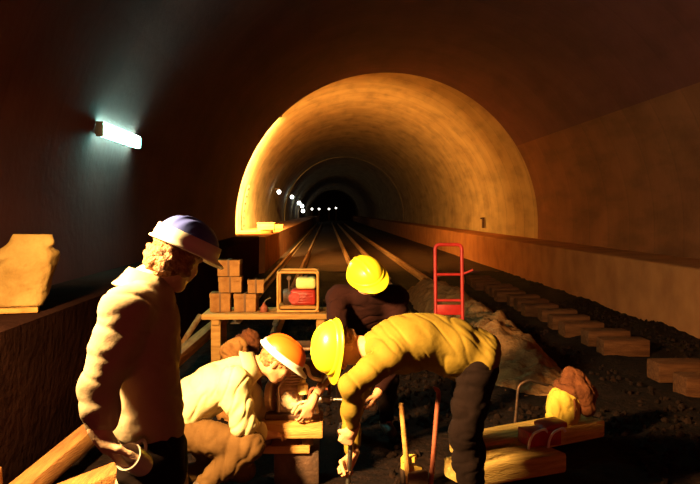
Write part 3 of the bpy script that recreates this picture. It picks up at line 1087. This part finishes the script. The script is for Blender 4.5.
# trestle bench with the boxes and the generator
YT = 8.7
tl, tr_ = at(206, 311, YT), at(334, 311, YT)
TZ = tl.z
tb = thing('work_bench', ((tl.x + tr_.x) / 2, YT, 0), 'low plank bench carrying the cartons and the caged generator', 'bench')
for k in range(3):
    MB().box(((tl.x + tr_.x) / 2, YT - 0.22 + 0.22 * k, TZ - 0.025), (tr_.x - tl.x, 0.21, 0.055), bev=0.006).build('plank', M['plank'], tb)
for x in (tl.x + 0.14, tr_.x - 0.14):
    MB().box((x, YT, TZ - 0.085), (0.08, 0.6, 0.06), bev=0.006).build('cross_bar', M['plank'], tb)
    for yy in (-0.24, 0.24):
        MB().box((x, YT + yy, (TZ - 0.05) / 2), (0.10, 0.06, TZ - 0.06), bev=0.006).build('leg', M['plank'], tb)
MB().box(((tl.x + tr_.x) / 2, YT + 0.24, 0.22), (tr_.x - tl.x - 0.2, 0.03, 0.08), bev=0.006).build('stretcher', M['iron'], tb)


def carton(px, pyb, w, h, d, z, Y, rz, label):
    c = at(px, pyb, Y)
    base = V((c.x, Y, z))
    t = thing('carton', base, label, 'box', 'cartons on the bench')
    R_ = Matrix.Rotation(rz, 3, 'Z')
    MB().box(base + V((0, 0, h / 2)), (w, d, h), R_, 0.008).build('body', M['carton'], t)
    MB().box(base + V((0, 0, h - 0.025)), (w + 0.008, d + 0.008, 0.05), R_, 0.004).build('lid', M['carton'], t)
    MB().box(base + V((0, 0, h / 2 + 0.003)), (0.022, d + 0.012, h + 0.004), R_, 0.002).build('band', M['strap'], t)
    return t


z0 = TZ + 0.004
pm = YT / F
carton(221, 308, 0.215, 0.20, 0.26, z0, YT, 0.05, 'lower left carton on the bench, under the stacked pair')
carton(246.5, 308, 0.235, 0.195, 0.26, z0, YT, -0.04, 'lower right carton on the bench, beside the caged generator')
carton(231, 288, 0.245, 0.17, 0.22, z0 + 0.203, YT + 0.03, 0.02, 'middle carton of the tall stack, resting on two cartons')
carton(230, 270, 0.24, 0.175, 0.22, z0 + 0.378, YT + 0.03, -0.03, 'topmost carton of the tall stack on the bench')
carton(256, 288, 0.17, 0.145, 0.2, z0 + 0.20, YT - 0.02, 0.06, 'small carton on top of the lower right carton')
# small pot on the bench
p = at(264, 306, YT - 0.12)
t = thing('oil_can', (p.x, p.y, z0), 'small dark oil can between the cartons and the generator', 'can')
MB().lathe([(0.04, 0), (0.042, 0.004), (0.042, 0.05), (0.012, 0.085), (0.012, 0.1)], Matrix.Translation((p.x, p.y, z0)), 18).build('body', M['rust'], t)
MB().tube(round_path([(p.x, p.y, z0 + 0.095), (p.x + 0.02, p.y, z0 + 0.13), (p.x + 0.07, p.y, z0 + 0.15)], 0.03), 0.005).build('spout', M['steel'], t)

# generator in a tube cage
gl, gr_ = at(279, 308, YT), at(318, 308, YT)
gz = z0
gw = gr_.x - gl.x
gh = 0.43
gx = (gl.x + gr_.x) / 2
g = thing('generator', (gx, YT, gz), 'red generator with a cream tank inside an orange tube cage', 'generator')
for yy in (-0.2, 0.2):
    MB().tube(round_path([(gl.x, YT + yy, gz + 0.015), (gr_.x, YT + yy, gz + 0.015), (gr_.x, YT + yy, gz + gh), (gl.x, YT + yy, gz + gh)], 0.045, 5, True), 0.013, 10, True).build('cage_loop', M['orangeframe'], g)
for x in (gl.x, gr_.x):
    for z in (gz + 0.015, gz + gh):
        MB().cyl((x, YT - 0.2, z), (x, YT + 0.2, z), 0.012).build('cage_bar', M['orangeframe'], g)
MB().box((gx, YT, gz + 0.05), (gw, 0.34, 0.03), bev=0.004).build('base_plate', M['plank'], g)
MB().box((gx + 0.055, YT - 0.02, gz + 0.155), (0.27, 0.27, 0.17), bev=0.03, seg=3).cyl((gx - 0.04, YT - 0.165, gz + 0.15), (gx - 0.04, YT - 0.13, gz + 0.15), 0.06, 0.065).build('engine', M['redmetal'], g)
for k in range(5):
    MB().box((gx + 0.07, YT - 0.158, gz + 0.10 + k * 0.028), (0.16, 0.012, 0.012), bev=0.003).build('cooling_fin', M['redmetal'], g)
MB().cyl((gx - 0.165, YT, gz + 0.15), (gx - 0.07, YT, gz + 0.15), 0.085, 0.1, 20, 0.01).build('alternator', M['iron'], g)
tk = MB().box((gx + 0.085, YT - 0.03, gz + 0.305), (0.215, 0.26, 0.12), bev=0.035, seg=4).build('fuel_tank', M['tankpale'], g)
MB().cyl((gx + 0.085, YT - 0.03, gz + 0.36), (gx + 0.085, YT - 0.03, gz + 0.385), 0.024, 0.024, 14, 0.004).build('filler_cap', M['iron'], tk)
MB().cyl((gx - 0.1, YT - 0.1, gz + 0.36), (gx - 0.1, YT - 0.02, gz + 0.36), 0.025, 0.025, 14, 0.004).cyl((gx - 0.1, YT - 0.06, gz + 0.21), (gx - 0.1, YT - 0.06, gz + 0.36), 0.01).build('exhaust', M['iron'], g)

# red sack truck
YH = 9.2
l, r = at(436.5, 250, YH), at(463.5, 250, YH)
top = at(450, 245, YH).z
hx = (l.x + r.x) / 2
ht = thing('hand_truck', (hx, YH, 0.0), 'upright red tubular hand truck behind the ochre coat', 'hand truck')
lean = 0.12
def hp(x, z, o=0):
    return V((x, YH + lean * z / 1.3 + o, z))
MB().tube(round_path([hp(l.x, 0.12), hp(l.x, top), hp(r.x, top), hp(r.x, 0.12)], 0.06, 6), 0.021, 12).build('frame', M['redpaint'], ht)
for z in (at(450, 275, YH).z, at(450, 301, YH).z, 0.45, 0.2):
    MB().cyl(hp(l.x, z), hp(r.x, z), 0.016).build('cross_bar', M['redpaint'], ht)
MB().box(hp(hx, at(450, 306, YH).z - 0.05), (r.x - l.x - 0.01, 0.02, 0.12), bev=0.004).build('back_plate', M['redpaint'], ht)
MB().cyl(hp(r.x, at(460, 275, YH).z), hp(r.x + 0.12, at(460, 270, YH).z, -0.05), 0.012).build('handle', M['redpaint'], ht)
MB().box((hx, YH - 0.1, 0.075), (0.42, 0.26, 0.014), bev=0.004).build('toe_plate', M['redpaint'], ht)
for x in (l.x - 0.05, r.x + 0.05):
    w_ = MB().lathe([(0.03, -0.025), (0.10, -0.03), (0.115, -0.02), (0.12, 0), (0.115, 0.02), (0.10, 0.03), (0.03, 0.025)], Matrix.Translation((x, YH + 0.1, 0.13)) @ Matrix.Rotation(PI / 2, 4, 'Y'), 24).build('wheel', M['iron'], ht)
    MB().cyl((x - 0.04, YH + 0.1, 0.13), (x + 0.04, YH + 0.1, 0.13), 0.03, None, 12).build('hub', M['steel'], w_)
MB().cyl((l.x - 0.03, YH + 0.1, 0.13), (r.x + 0.03, YH + 0.1, 0.13), 0.012).build('axle', M['steel'], ht)

# yellow canvas bag with a brown rag over it
p = at(563, 431, 5.75)
bx = V((p.x, 5.75, 0.15))
t = thing('canvas_bag', bx, 'bulging yellow canvas bag standing on the loose sleeper', 'bag')
K = Body(0.007, 0.05)
K.ell(bx + V((0, 0, 0.10)), ((1, 0, 0), (0, 1, 0), (0, 0, 1)), (0.125, 0.12, 0.115))
K.ell(bx + V((0.01, 0, 0.19)), ((1, 0, 0), (0, 1, 0), (0, 0, 1)), (0.115, 0.11, 0.10))
K.cone(bx + V((-0.05, 0, 0.05)), bx + V((0.05, 0, 0.05)), 0.06)
K.build('bag', M['yellowbag'], t, (0.010, (1, 0, 0.2), 9, 3, 2.0))
MB().tube([bx + V((0.03 + 0.123 * math.cos(a) * 0.0 + 0.02, -0.125 * math.cos(a), 0.13 + 0.11 * math.sin(a))) for a in [i * PI / 12 - PI / 2 for i in range(13)]], 0.008, 8).build('strap', M['ragbrown'], t)
K = Body(0.008, 0.05)
q = bx + V((0.075, 0.03, 0.255))
K.ell(q, (unit((1, 0, -0.25)), (0, 1, 0), unit((0.25, 0, 1))), (0.13, 0.13, 0.07))
K.ell(q + V((0.07, 0.02, -0.005)), (unit((1, 0, -0.6)), (0, 1, 0), unit((0.6, 0, 1))), (0.13, 0.13, 0.07))
K.ell(q + V((0.02, 0.02, 0.05)), (unit((1, 0, -0.4)), (0, 1, 0), unit((0.4, 0, 1))), (0.09, 0.1, 0.08))
K.cone(q + V((0.06, -0.06, -0.02)), q + V((0.09, -0.08, -0.14)), 0.06, 0.05)
K.cone(q + V((0.02, 0.02, 0.08)), q + V((-0.02, 0.02, 0.12)), 0.05, 0.03)
o = K.build('rag', M['ragbrown'], None, (0.014, (1, 0.5, 0), 8, 4, 7.0))
tag(o, 'rust brown jacket heaped over the yellow canvas bag', 'jacket')
# hooked bar lying behind the bag
p = at(524, 382, 6.3)
b = MB().tube(round_path([(p.x - 0.07, 6.3, 0.0), (p.x - 0.05, 6.28, p.z - 0.02), (p.x + 0.04, 6.3, p.z + 0.02), (p.x + 0.22, 6.4, p.z - 0.05)], 0.06), 0.011)
tag(b.build('hooked_bar', M['iron']), 'bent dark bar hooked over behind the yellow bag', 'bar')

# red toolbox with pale metal edging
p = at(538, 452, 5.20)
bx = V((p.x, p.y, 0.165))
R_ = Matrix.Rotation(0.25, 3, 'Z')
t = thing('toolbox', bx, 'open red toolbox with shiny bent edging on the loose sleepers', 'toolbox')
def q_(x, y, z):
    return bx + R_ @ V((x, y, z))
MB().box(q_(0.02, 0.02, 0.05), (0.24, 0.16, 0.10), R_, 0.01).build('body', M['redmetal'], t)
MB().box(q_(0.12, 0.05, 0.115), (0.16, 0.17, 0.035), R_ @ Matrix.Rotation(-0.12, 3, 'Y'), 0.008).build('lid', M['redmetal'], t)
for (x0, y0_, s_) in ((-0.105, -0.062, 1.0), (0.03, -0.075, 0.95)):
    MB().tube(round_path([q_(x0, y0_, -0.012), q_(x0 + 0.01, y0_, 0.05), q_(x0 + 0.035, y0_ - 0.004, 0.095), q_(x0 + 0.10 * s_, y0_, 0.115), q_(x0 + 0.13 * s_, y0_ + 0.01, 0.112), q_(x0 + 0.14 * s_, y0_ + 0.01, 0.088)], 0.02, 4), 0.009, 8).build('edging', M['white'], t)

# brown rag bundles behind the crouching man
for (px, py, Y, r, lab) in ((234, 352, 6.6, 0.11, 'lumpy brown bundle behind the back of the crouching man'), (247, 341, 7.0, 0.10, 'rusty bundle behind the shoulder of the crouching man')):
    p = at(px, py, Y)
    K = Body(0.01, 0.06)
    K.ell(p, (V((1, 0, 0)), V((0, 1, 0)), V((0, 0, 1))), (r, r, r * 0.75))
    K.ell(p + V((0.03, 0, 0.05)), (V((1, 0, 0)), V((0, 1, 0)), V((0, 0, 1))), (r * 0.6, r * 0.6, r * 0.6))
    K.cone(p - V((0, 0, 0.05)), V((p.x, p.y, 0.05)), r * 0.9, r * 1.3)
    o = K.build('rag_bundle', M['carton'] if r > 0.105 else M['ragbrown'], None, (0.016, (1, 0, 0.6), 9, 4, 3.0))
    tag(o, lab, 'bundle')

# machine between the men: rail drilling engine on timber packing
YM = 5.05
def packing(pxl, pxr, pyt, h, dep, Y, label):
    a, c = at(pxl, pyt, Y), at(pxr, pyt, Y)
    b = MB().box(((a.x + c.x) / 2, Y + dep / 2, a.z - h / 2), (c.x - a.x, dep, h), bev=0.012)
    return tag(b.build('packing_timber', M['plank']), label, 'timber', 'timber packing under the machine'), a.z


_, mz = packing(259, 323, 424, 0.095, 0.42, YM - 0.2, 'thick upper packing timber right under the small engine')
_, m2 = packing(262, 310, 446.5, 0.05, 0.40, YM - 0.15, 'thin packing board below the thick timber, under the engine')
mzb = mz - 0.095
a = at(266, 440, YM - 0.1)
for x, lab in ((a.x + 0.0, 'left dark steel bearer under the packing timbers'), (a.x + 0.26, 'right dark steel bearer under the packing timbers')):
    b = MB().box((x, YM + 0.02, (m2 + mzb) / 2), (0.07, 0.3, mzb - m2 - 0.002), bev=0.004)
    tag(b.build('bearer', M['iron']), lab, 'bearer', 'bearers')
b = MB().box((a.x + 0.19, YM + 0.06, (m2 - 0.05) / 2), (0.28, 0.36, m2 - 0.054), bev=0.01)
tag(b.build('base_block', M['iron']), 'dark block at the foot of the packing timbers', 'block')

mx = at(290, 420, YM).x
mc = thing('drilling_engine', (mx, YM, mz), 'small greasy engine with pipes on packing timbers between the men', 'engine')
def e_(x, y, z):
    return V((mx + x, YM + y, mz + z))
MB().box(e_(0.02, 0, 0.02), (0.34, 0.26, 0.035), bev=0.006).build('bed_plate', M['iron'], mc)
MB().box(e_(0.0, 0, 0.12), (0.17, 0.17, 0.17), bev=0.025, seg=3).cyl(e_(0, -0.1, 0.12), e_(0, -0.07, 0.12), 0.06, 0.07, 20, 0.006).build('crankcase', M['cast'], mc)
for k in range(6):
    MB().box(e_(0.0, 0, 0.215 + k * 0.018), (0.15, 0.15, 0.008), bev=0.003).build('cooling_fin', M['cast'], mc)
MB().cyl(e_(0, 0, 0.2), e_(0, 0, 0.325), 0.05).build('cylinder', M['cast'], mc)
MB().box(e_(0, 0, 0.335), (0.11, 0.11, 0.035), bev=0.01).cyl(e_(0, 0, 0.35), e_(0, 0, 0.385), 0.012, 0.008).build('cylinder_head', M['cast'], mc)
fw = MB().lathe([(0.02, -0.02), (0.09, -0.022), (0.1, -0.015), (0.1, 0.015), (0.09, 0.022), (0.02, 0.02)], Matrix.Translation(e_(-0.11, -0.02, 0.14)) @ Matrix.Rotation(PI / 2, 4, 'Y') @ Matrix.Rotation(0.3, 4, 'X'), 28).build('flywheel', M['cast'], mc)
MB().cyl(e_(-0.16, -0.02, 0.14), e_(0.0, -0.02, 0.14), 0.016).build('shaft', M['steel'], fw)
MB().cyl(e_(-0.085, -0.09, 0.27), e_(-0.085, 0.02, 0.27), 0.042, 0.042, 18, 0.008).cyl(e_(-0.085, -0.02, 0.3), e_(-0.085, -0.02, 0.35), 0.014).build('carburettor', M['cast'], mc)
MB().box(e_(0.15, 0.06, 0.30), (0.16, 0.15, 0.10), bev=0.03, seg=3).build('fuel_tank', M['iron'], mc)
MB().tube(round_path([e_(0.05, -0.06, 0.33), e_(0.11, -0.09, 0.34), e_(0.13, -0.09, 0.26), e_(0.22, -0.09, 0.24)], 0.03), 0.012, 10).build('exhaust_pipe', M['cast'], mc)
MB().tube(round_path([e_(0.04, -0.11, 0.06), e_(0.12, -0.12, 0.10), e_(0.13, -0.11, 0.2), e_(0.24, -0.1, 0.19)], 0.03), 0.009, 8).build('fuel_hose', M['rust'], mc)
MB().cyl(e_(0.10, -0.02, 0.11), e_(0.27, -0.04, 0.11), 0.03, 0.024, 16, 0.004).cyl(e_(0.27, -0.04, 0.11), e_(0.33, -0.047, 0.11), 0.012).build('drill_spindle', M['steel'], mc)
MB().tube(round_path([e_(0.08, 0.0, 0.05), e_(0.24, -0.12, 0.28), e_(0.30, -0.12, 0.29)], 0.04), 0.011, 8).build('lever', M['steel'], mc)
MB().tube(round_path([e_(0.02, -0.13, 0.05), e_(0.06, -0.15, 0.12), e_(0.16, -0.15, 0.13), e_(0.18, -0.13, 0.05)], 0.03), 0.010, 8).build('drain_pipe', M['cast'], mc)
MB().lathe([(0.03, 0), (0.034, 0.004), (0.034, 0.06), (0.018, 0.075), (0.018, 0.09)], Matrix.Translation(e_(0.085, -0.10, 0.16)), 16).build('oil_cup', M['tankpale'], mc)
for k in range(6):
    MB().cyl(e_(0.052 * math.cos(k * PI / 3), -0.108, 0.12 + 0.052 * math.sin(k * PI / 3)), e_(0.052 * math.cos(k * PI / 3), -0.09, 0.12 + 0.052 * math.sin(k * PI / 3)), 0.008, None, 6).build('bolt', M['steel'], mc)
MB().tube(round_path([e_(-0.05, 0.1, 0.04), e_(-0.05, 0.14, 0.40), e_(0.25, 0.14, 0.40), e_(0.25, 0.1, 0.04)], 0.06), 0.012, 8).build('carrying_frame', M['iron'], mc)
MB().cyl(e_(-0.07, -0.10, 0.05), e_(-0.07, -0.10, 0.2), 0.016, 0.012).cyl(e_(-0.07, -0.1, 0.2), e_(-0.02, -0.06, 0.27), 0.009).build('oil_pipe', M['steel'], mc)

# bar in the hands of the stooping man
ya = 4.25
hb = at(349, 441, ya)
hb2 = at(348, 466, ya)
bar_top, bar_bot = at(352, 428, ya), V((at(345, 484, ya).x, ya + 0.02, 0.0))
b = MB().cyl(bar_bot, bar_top, 0.014, 0.014, 12, 0.003)
tag(b.build('iron_bar', M['steel']), 'upright iron bar gripped by the man in the ochre coat', 'bar')
# rusty crowbar and wooden handled hammer beside his legs
t = thing('crowbar', (at(433, 470, 4.6).x, 4.6, 0), 'rusty red crowbar standing in front of the legs of the ochre coat man', 'crowbar')
a, c = at(438, 398, 4.6), at(431, 484, 4.55)
c = c + (c - a) * (c.z / (a.z - c.z))
MB().cyl(c, a, 0.015, 0.014, 12).build('shaft', M['rust'], t)
MB().tube(round_path([a, a + V((0.004, 0, 0.04)), a + V((-0.03, -0.02, 0.07))], 0.03), [0.014] + [0.014] * 6 + [0.006], 10).build('claw', M['rust'], t)
a, c = at(401, 403, 4.5), at(404, 434, 4.5)
t = thing('sledgehammer', (at(408, 484, 4.5).x, 4.5, 0), 'sledgehammer standing on its head with a thin pale wooden shaft', 'hammer')
e = c + (c - a) * (c.z / (a.z - c.z)) * 0.86
MB().cyl(e, a, 0.017, 0.014, 12, 0.003).build('shaft', M['plank'], t)
MB().box(V((e.x, e.y, e.z - 0.0)), (0.16, 0.065, 0.065), None, 0.012).build('hammer_head', M['iron'], t)
p = at(415, 464, 4.5)
bz = p.z - 0.045
b = MB().box((p.x, 4.5 + 0.06, bz / 2), (0.13, 0.14, bz), Matrix.Rotation(0.3, 3, 'Z'), 0.012)
tag(b.build('timber_stump', M['iron']), 'dark upright timber stump beside the sledgehammer', 'block')
for k, (dx, dz, rot, lab) in enumerate(((-0.015, 0.0, 0.4, 'lower yellow wooden wedge lying on the dark stump'), (-0.03, 0.05, -0.3, 'upper yellow wooden wedge on top of the lower one'))):  # wedge shapes stand in for yellow gloves
    b = MB().prism([(-0.05, 0), (0.05, 0), (0.05, 0.012), (-0.05, 0.046)] if k == 0 else [(-0.04, 0), (0.04, 0), (0.04, 0.03), (-0.04, 0.022)], -0.035, 0.035)
    me = b.mesh()
    me.transform(Matrix.Translation((p.x + dx, 4.55, bz + dz)) @ Matrix.Rotation(rot, 4, 'Z'))
    o = link('wooden_wedge', me, M['glove'], None, False)
    tag(o, lab, 'wedge', 'wooden wedges on the stump')

# ------------------------------------------------------------------ the four men
GZ = 0.0
# A: standing at the left, seen from his right side and a little from behind
fa = unit((0.95, 0.30, 0))
ra = V((fa.y, -fa.x, 0))
ch = at(146, 322, 2.86)
pelA = at(150, 445, 2.86)
A_ = dict(base=V((pelA.x, pelA.y, 0)), pelvis=pelA, mid=at(146, 385, 2.86), chest=at(144, 315, 2.86), neck=at(146, 284, 2.87),
          head=at(176, 257, 2.90), hup=unit((0.40, 0.12, 0.9)), hfwd=unit((0.45, 0.80, -0.38)), hatf=0.024, hs=0.93, band=0.05, hem=0.42,  # taller white band paints the strongly lit back of the helmet
          shR=at(126, 311, 2.70), elR=at(98, 390, 2.62), wrR=at(102, 436, 2.58),
          shL=at(152, 306, 3.04), elL=at(150, 390, 3.16), wrL=at(146, 452, 3.02),
          handR=dict(d=unit((0.22, -0.02, -0.30)), n=unit((0.8, 0.3, 0.45)), t=unit((0.3, -0.9, 0.1)), curl=(0.45, 0.8, 0.6), s=1.15),
          handL=dict(d=unit((-0.1, -0.2, -0.5)), n=unit((-0.5, -0.6, 0)), t=unit((0.2, -0.5, 0)), curl=(0.4, 0.6, 0.5)),
          hipR=pelA + ra * 0.09 - V((0, 0, 0.06)), hipL=pelA - ra * 0.09 - V((0, 0, 0.06)), arm=0.92)
for s, q, o_ in (('R', 0.1, -0.05), ('L', -0.1, 0.10)):
    A_['kn' + s] = V((pelA.x, pelA.y, 0.47)) + ra * q * 1.1 + fa * (0.03 + o_)
    A_['an' + s] = V((pelA.x, pelA.y, 0.10)) + ra * q * 1.2 + fa * (-0.02 + o_)
    A_['toe' + s] = V((pelA.x, pelA.y, 0.05)) + ra * q * 1.4 + fa * (0.13 + o_)
worker(A_, 'standing person in a cream jacket and blue hard hat, hand behind the back', M['shirtpale'], M['trousers'], M['skinpale'], (M['hatblue'], M['white']), hair=(0.080, 0.060, 0.070), jw=(0.0055, (0.35, 0, 1), 8, 2.2, 2.0))
# mug in his hand
p = at(136, 461, 2.57)
R_ = V((-0.35, -0.72, 0.55)).to_track_quat('Z', 'X').to_matrix().to_4x4()
t = thing('mug', p, 'pale mug held low in the hand of the standing person', 'mug')
mt = Matrix.Translation(p) @ R_
MB().lathe([(0.0001, -0.045), (0.036, -0.045), (0.040, -0.035), (0.044, 0.045), (0.047, 0.048), (0.043, 0.049), (0.040, 0.045), (0.036, -0.03), (0.0001, -0.036)], mt, 28).build('body', M['enamel'], t)
MB().tube([mt @ V((0.04 + 0.028 * math.sin(a), 0, 0.026 * math.cos(a))) for a in [i * PI / 10 for i in range(11)]], 0.006, 8).build('handle', M['enamel'], t)

# B: crouching in the khaki shirt and orange helmet
fb = unit((0.97, 0.2, 0))
rb = V((fb.y, -fb.x, 0))
YB_ = 4.75
pelB = at(176, 424, YB_)
B_ = dict(base=V((pelB.x, pelB.y, 0)), pelvis=pelB, mid=at(193, 400, YB_), chest=at(224, 382, YB_ + 0.02), neck=at(252, 366, YB_ + 0.02),
          head=at(277, 361, YB_ + 0.03), hup=unit((0.62, -0.02, 0.78)), hfwd=unit((0.75, 0.12, -0.62)),
          shR=at(234, 383, YB_ - 0.17), elR=at(243, 424, YB_ - 0.16), wrR=at(262, 436, YB_ + 0.08),
          shL=at(240, 378, YB_ + 0.2), elL=at(256, 415, YB_ + 0.30), wrL=at(274, 404, YB_ + 0.40),
          handR=dict(d=unit((0.9, 0.2, 0.1)), n=unit((0, 0.3, -1)), t=unit((0, 1, 0.3)), curl=(0.3, 0.5, 0.4)),
          handL=dict(d=unit((0.9, -0.1, 0.1)), n=unit((0, -0.6, -0.8)), t=unit((0.2, -0.8, 0.5)), curl=(0.4, 0.7, 0.5)),
          hipR=pelB + rb * 0.10 - V((0, 0, 0.02)), hipL=pelB - rb * 0.10 - V((0, 0, 0.02)), bulk=1.14, arm=1.1)
kR = at(250, 446, YB_ - 0.16)
aR = V((at(203, 484, YB_ - 0.12).x, YB_ - 0.12, 0.11))
B_.update(knR=kR, anR=aR, toeR=aR + fb * 0.13 - V((0, 0, 0.06)))
kL = pelB - rb * 0.13 + fb * 0.40 + V((0, 0, -0.17))
aL = pelB - rb * 0.12 + fb * 0.03
aL.z = 0.10
B_.update(knL=V((kL.x, kL.y, 0.10)), anL=aL, toeL=aL + V((-0.02, 0, -0.06)) - fb * 0.02 + V((0.05, 0, 0)))
worker(B_, 'crouching person in a khaki shirt and orange hard hat bent over the engine', M['shirtkhaki'], M['trousersbrown'], M['skin'], (M['hatorange'], M['white']), jw=(0.011, (0.85, 0, -0.5), 9, 2.2, 9.0))

# C: stooping in the ochre coat with the nearer yellow helmet
YC = 4.3
pelC = at(470, 356, YC + 0.06)
C_ = dict(base=V((pelC.x, pelC.y, 0)), pelvis=pelC, mid=at(430, 339, YC + 0.03), chest=at(393, 346, YC), neck=at(368, 349, YC),
          head=at(341, 347, YC), hup=unit((-0.92, -0.34, 0.10)), hfwd=unit((-0.12, -0.02, -0.98)),
          shR=at(372, 352, YC + 0.19), elR=at(352, 410, YC + 0.2), wrR=at(352, 457, YC + 0.02),
          shL=at(390, 356, YC - 0.19), elL=at(350, 386, YC - 0.28), wrL=at(353, 429, YC - 0.12),
          handL=dict(d=unit((-0.35, 0.25, -0.7)), n=unit((0.1, 1, 0.2)), t=unit((-0.5, 0.1, 0.7)), curl=(0.9, 1.0, 0.7), tc=0.9),
          handR=dict(d=unit((-0.4, -0.3, -0.6)), n=unit((0.3, -1, 0.0)), t=unit((-0.5, 0.1, 0.6)), curl=(0.9, 1.0, 0.7), tc=0.9),
          bulk=1.3, arm=0.85, hem=0.10)
rc = V((0, 1, 0))
for s, q, dx in (('R', 0.11, 0.02), ('L', -0.11, -0.04)):
    h_ = pelC + rc * q + V((0.02, 0, -0.06))
    C_['hip' + s] = h_
    C_['kn' + s] = V((h_.x - 0.03 + dx, h_.y, 0.50))
    C_['an' + s] = V((h_.x + 0.02 + dx, h_.y, 0.10))
    C_['toe' + s] = V((h_.x - 0.14 + dx, h_.y, 0.05))
worker(C_, 'stooping person in an ochre coat whose yellow hard hat points away from the coat', M['coat'], M['trousers'], M['skin'], (M['hatyellow'], M['hatyellow']), jw=(0.007, (0.8, 0.2, 0.55), 9, 2.0, 4.0), collar=False)

# D: dark clothed man behind, bent toward the camera
YD = 5.75
pelD = at(366, 345, 6.05)
D_ = dict(base=V((pelD.x, pelD.y, 0)), pelvis=pelD, mid=at(366, 322, 5.92), chest=at(366, 300, 5.72), neck=at(366, 288, 5.62),
          head=at(367, 278, 5.52), hup=unit((-0.25, -0.62, 0.74)), hfwd=unit((0.55, -0.60, -0.58)),
          shR=at(338, 297, 5.68), elR=at(334, 366, 5.15), wrR=at(312, 402, 4.84),
          shL=at(396, 297, 5.70), elL=at(400, 350, 5.6), wrL=at(378, 392, 5.4),
          handR=dict(d=unit((-0.25, -0.1, -0.6)), n=unit((-0.4, 0.5, -0.2)), t=unit((-0.4, -0.7, 0.2)), curl=(0.4, 0.6, 0.5)),
          handL=dict(d=unit((-0.3, -0.1, -0.6)), n=unit((-0.6, 0.2, 0)), t=unit((0, -0.8, 0)), curl=(0.4, 0.6, 0.5)), bulk=1.1)
for s, q in (('R', -0.11), ('L', 0.11)):
    h_ = pelD + V((q, 0, -0.05))
    C2 = V((h_.x * 1.0 + q * 0.4, h_.y - 0.12, 0.45))
    D_['hip' + s], D_['kn' + s] = h_, C2
    D_['an' + s] = V((C2.x, h_.y + 0.02, 0.10))
    D_['toe' + s] = V((C2.x + q * 0.3, h_.y - 0.13, 0.05))
worker(D_, 'person in dark clothes and yellow hard hat bowed toward the camera behind the others', M['darkcoat'], M['trousers'], M['skin'], (M['hatyellow'], M['hatyellow']), bare=('R',), jw=(0.008, (0, 0, 1), 8, 3, 6.0), collar=False)

# ------------------------------------------------------------------ world and look
w = bpy.data.worlds.new('world')
SC.world = w
w.use_nodes = True
bg = w.node_tree.nodes['Background']
bg.inputs['Color'].default_value = (1.0, 0.16, 0.12, 1)
bg.inputs['Strength'].default_value = 0.05
SC.view_settings.view_transform = 'Standard'
SC.view_settings.look = 'None'
SC.view_settings.gamma = 1.0
SC.view_settings.use_curve_mapping = False
SC.view_settings.exposure = 0.0
SC.cycles.use_denoising = True
SC.cycles.max_bounces = 6
SC.cycles.sample_clamp_indirect = 4
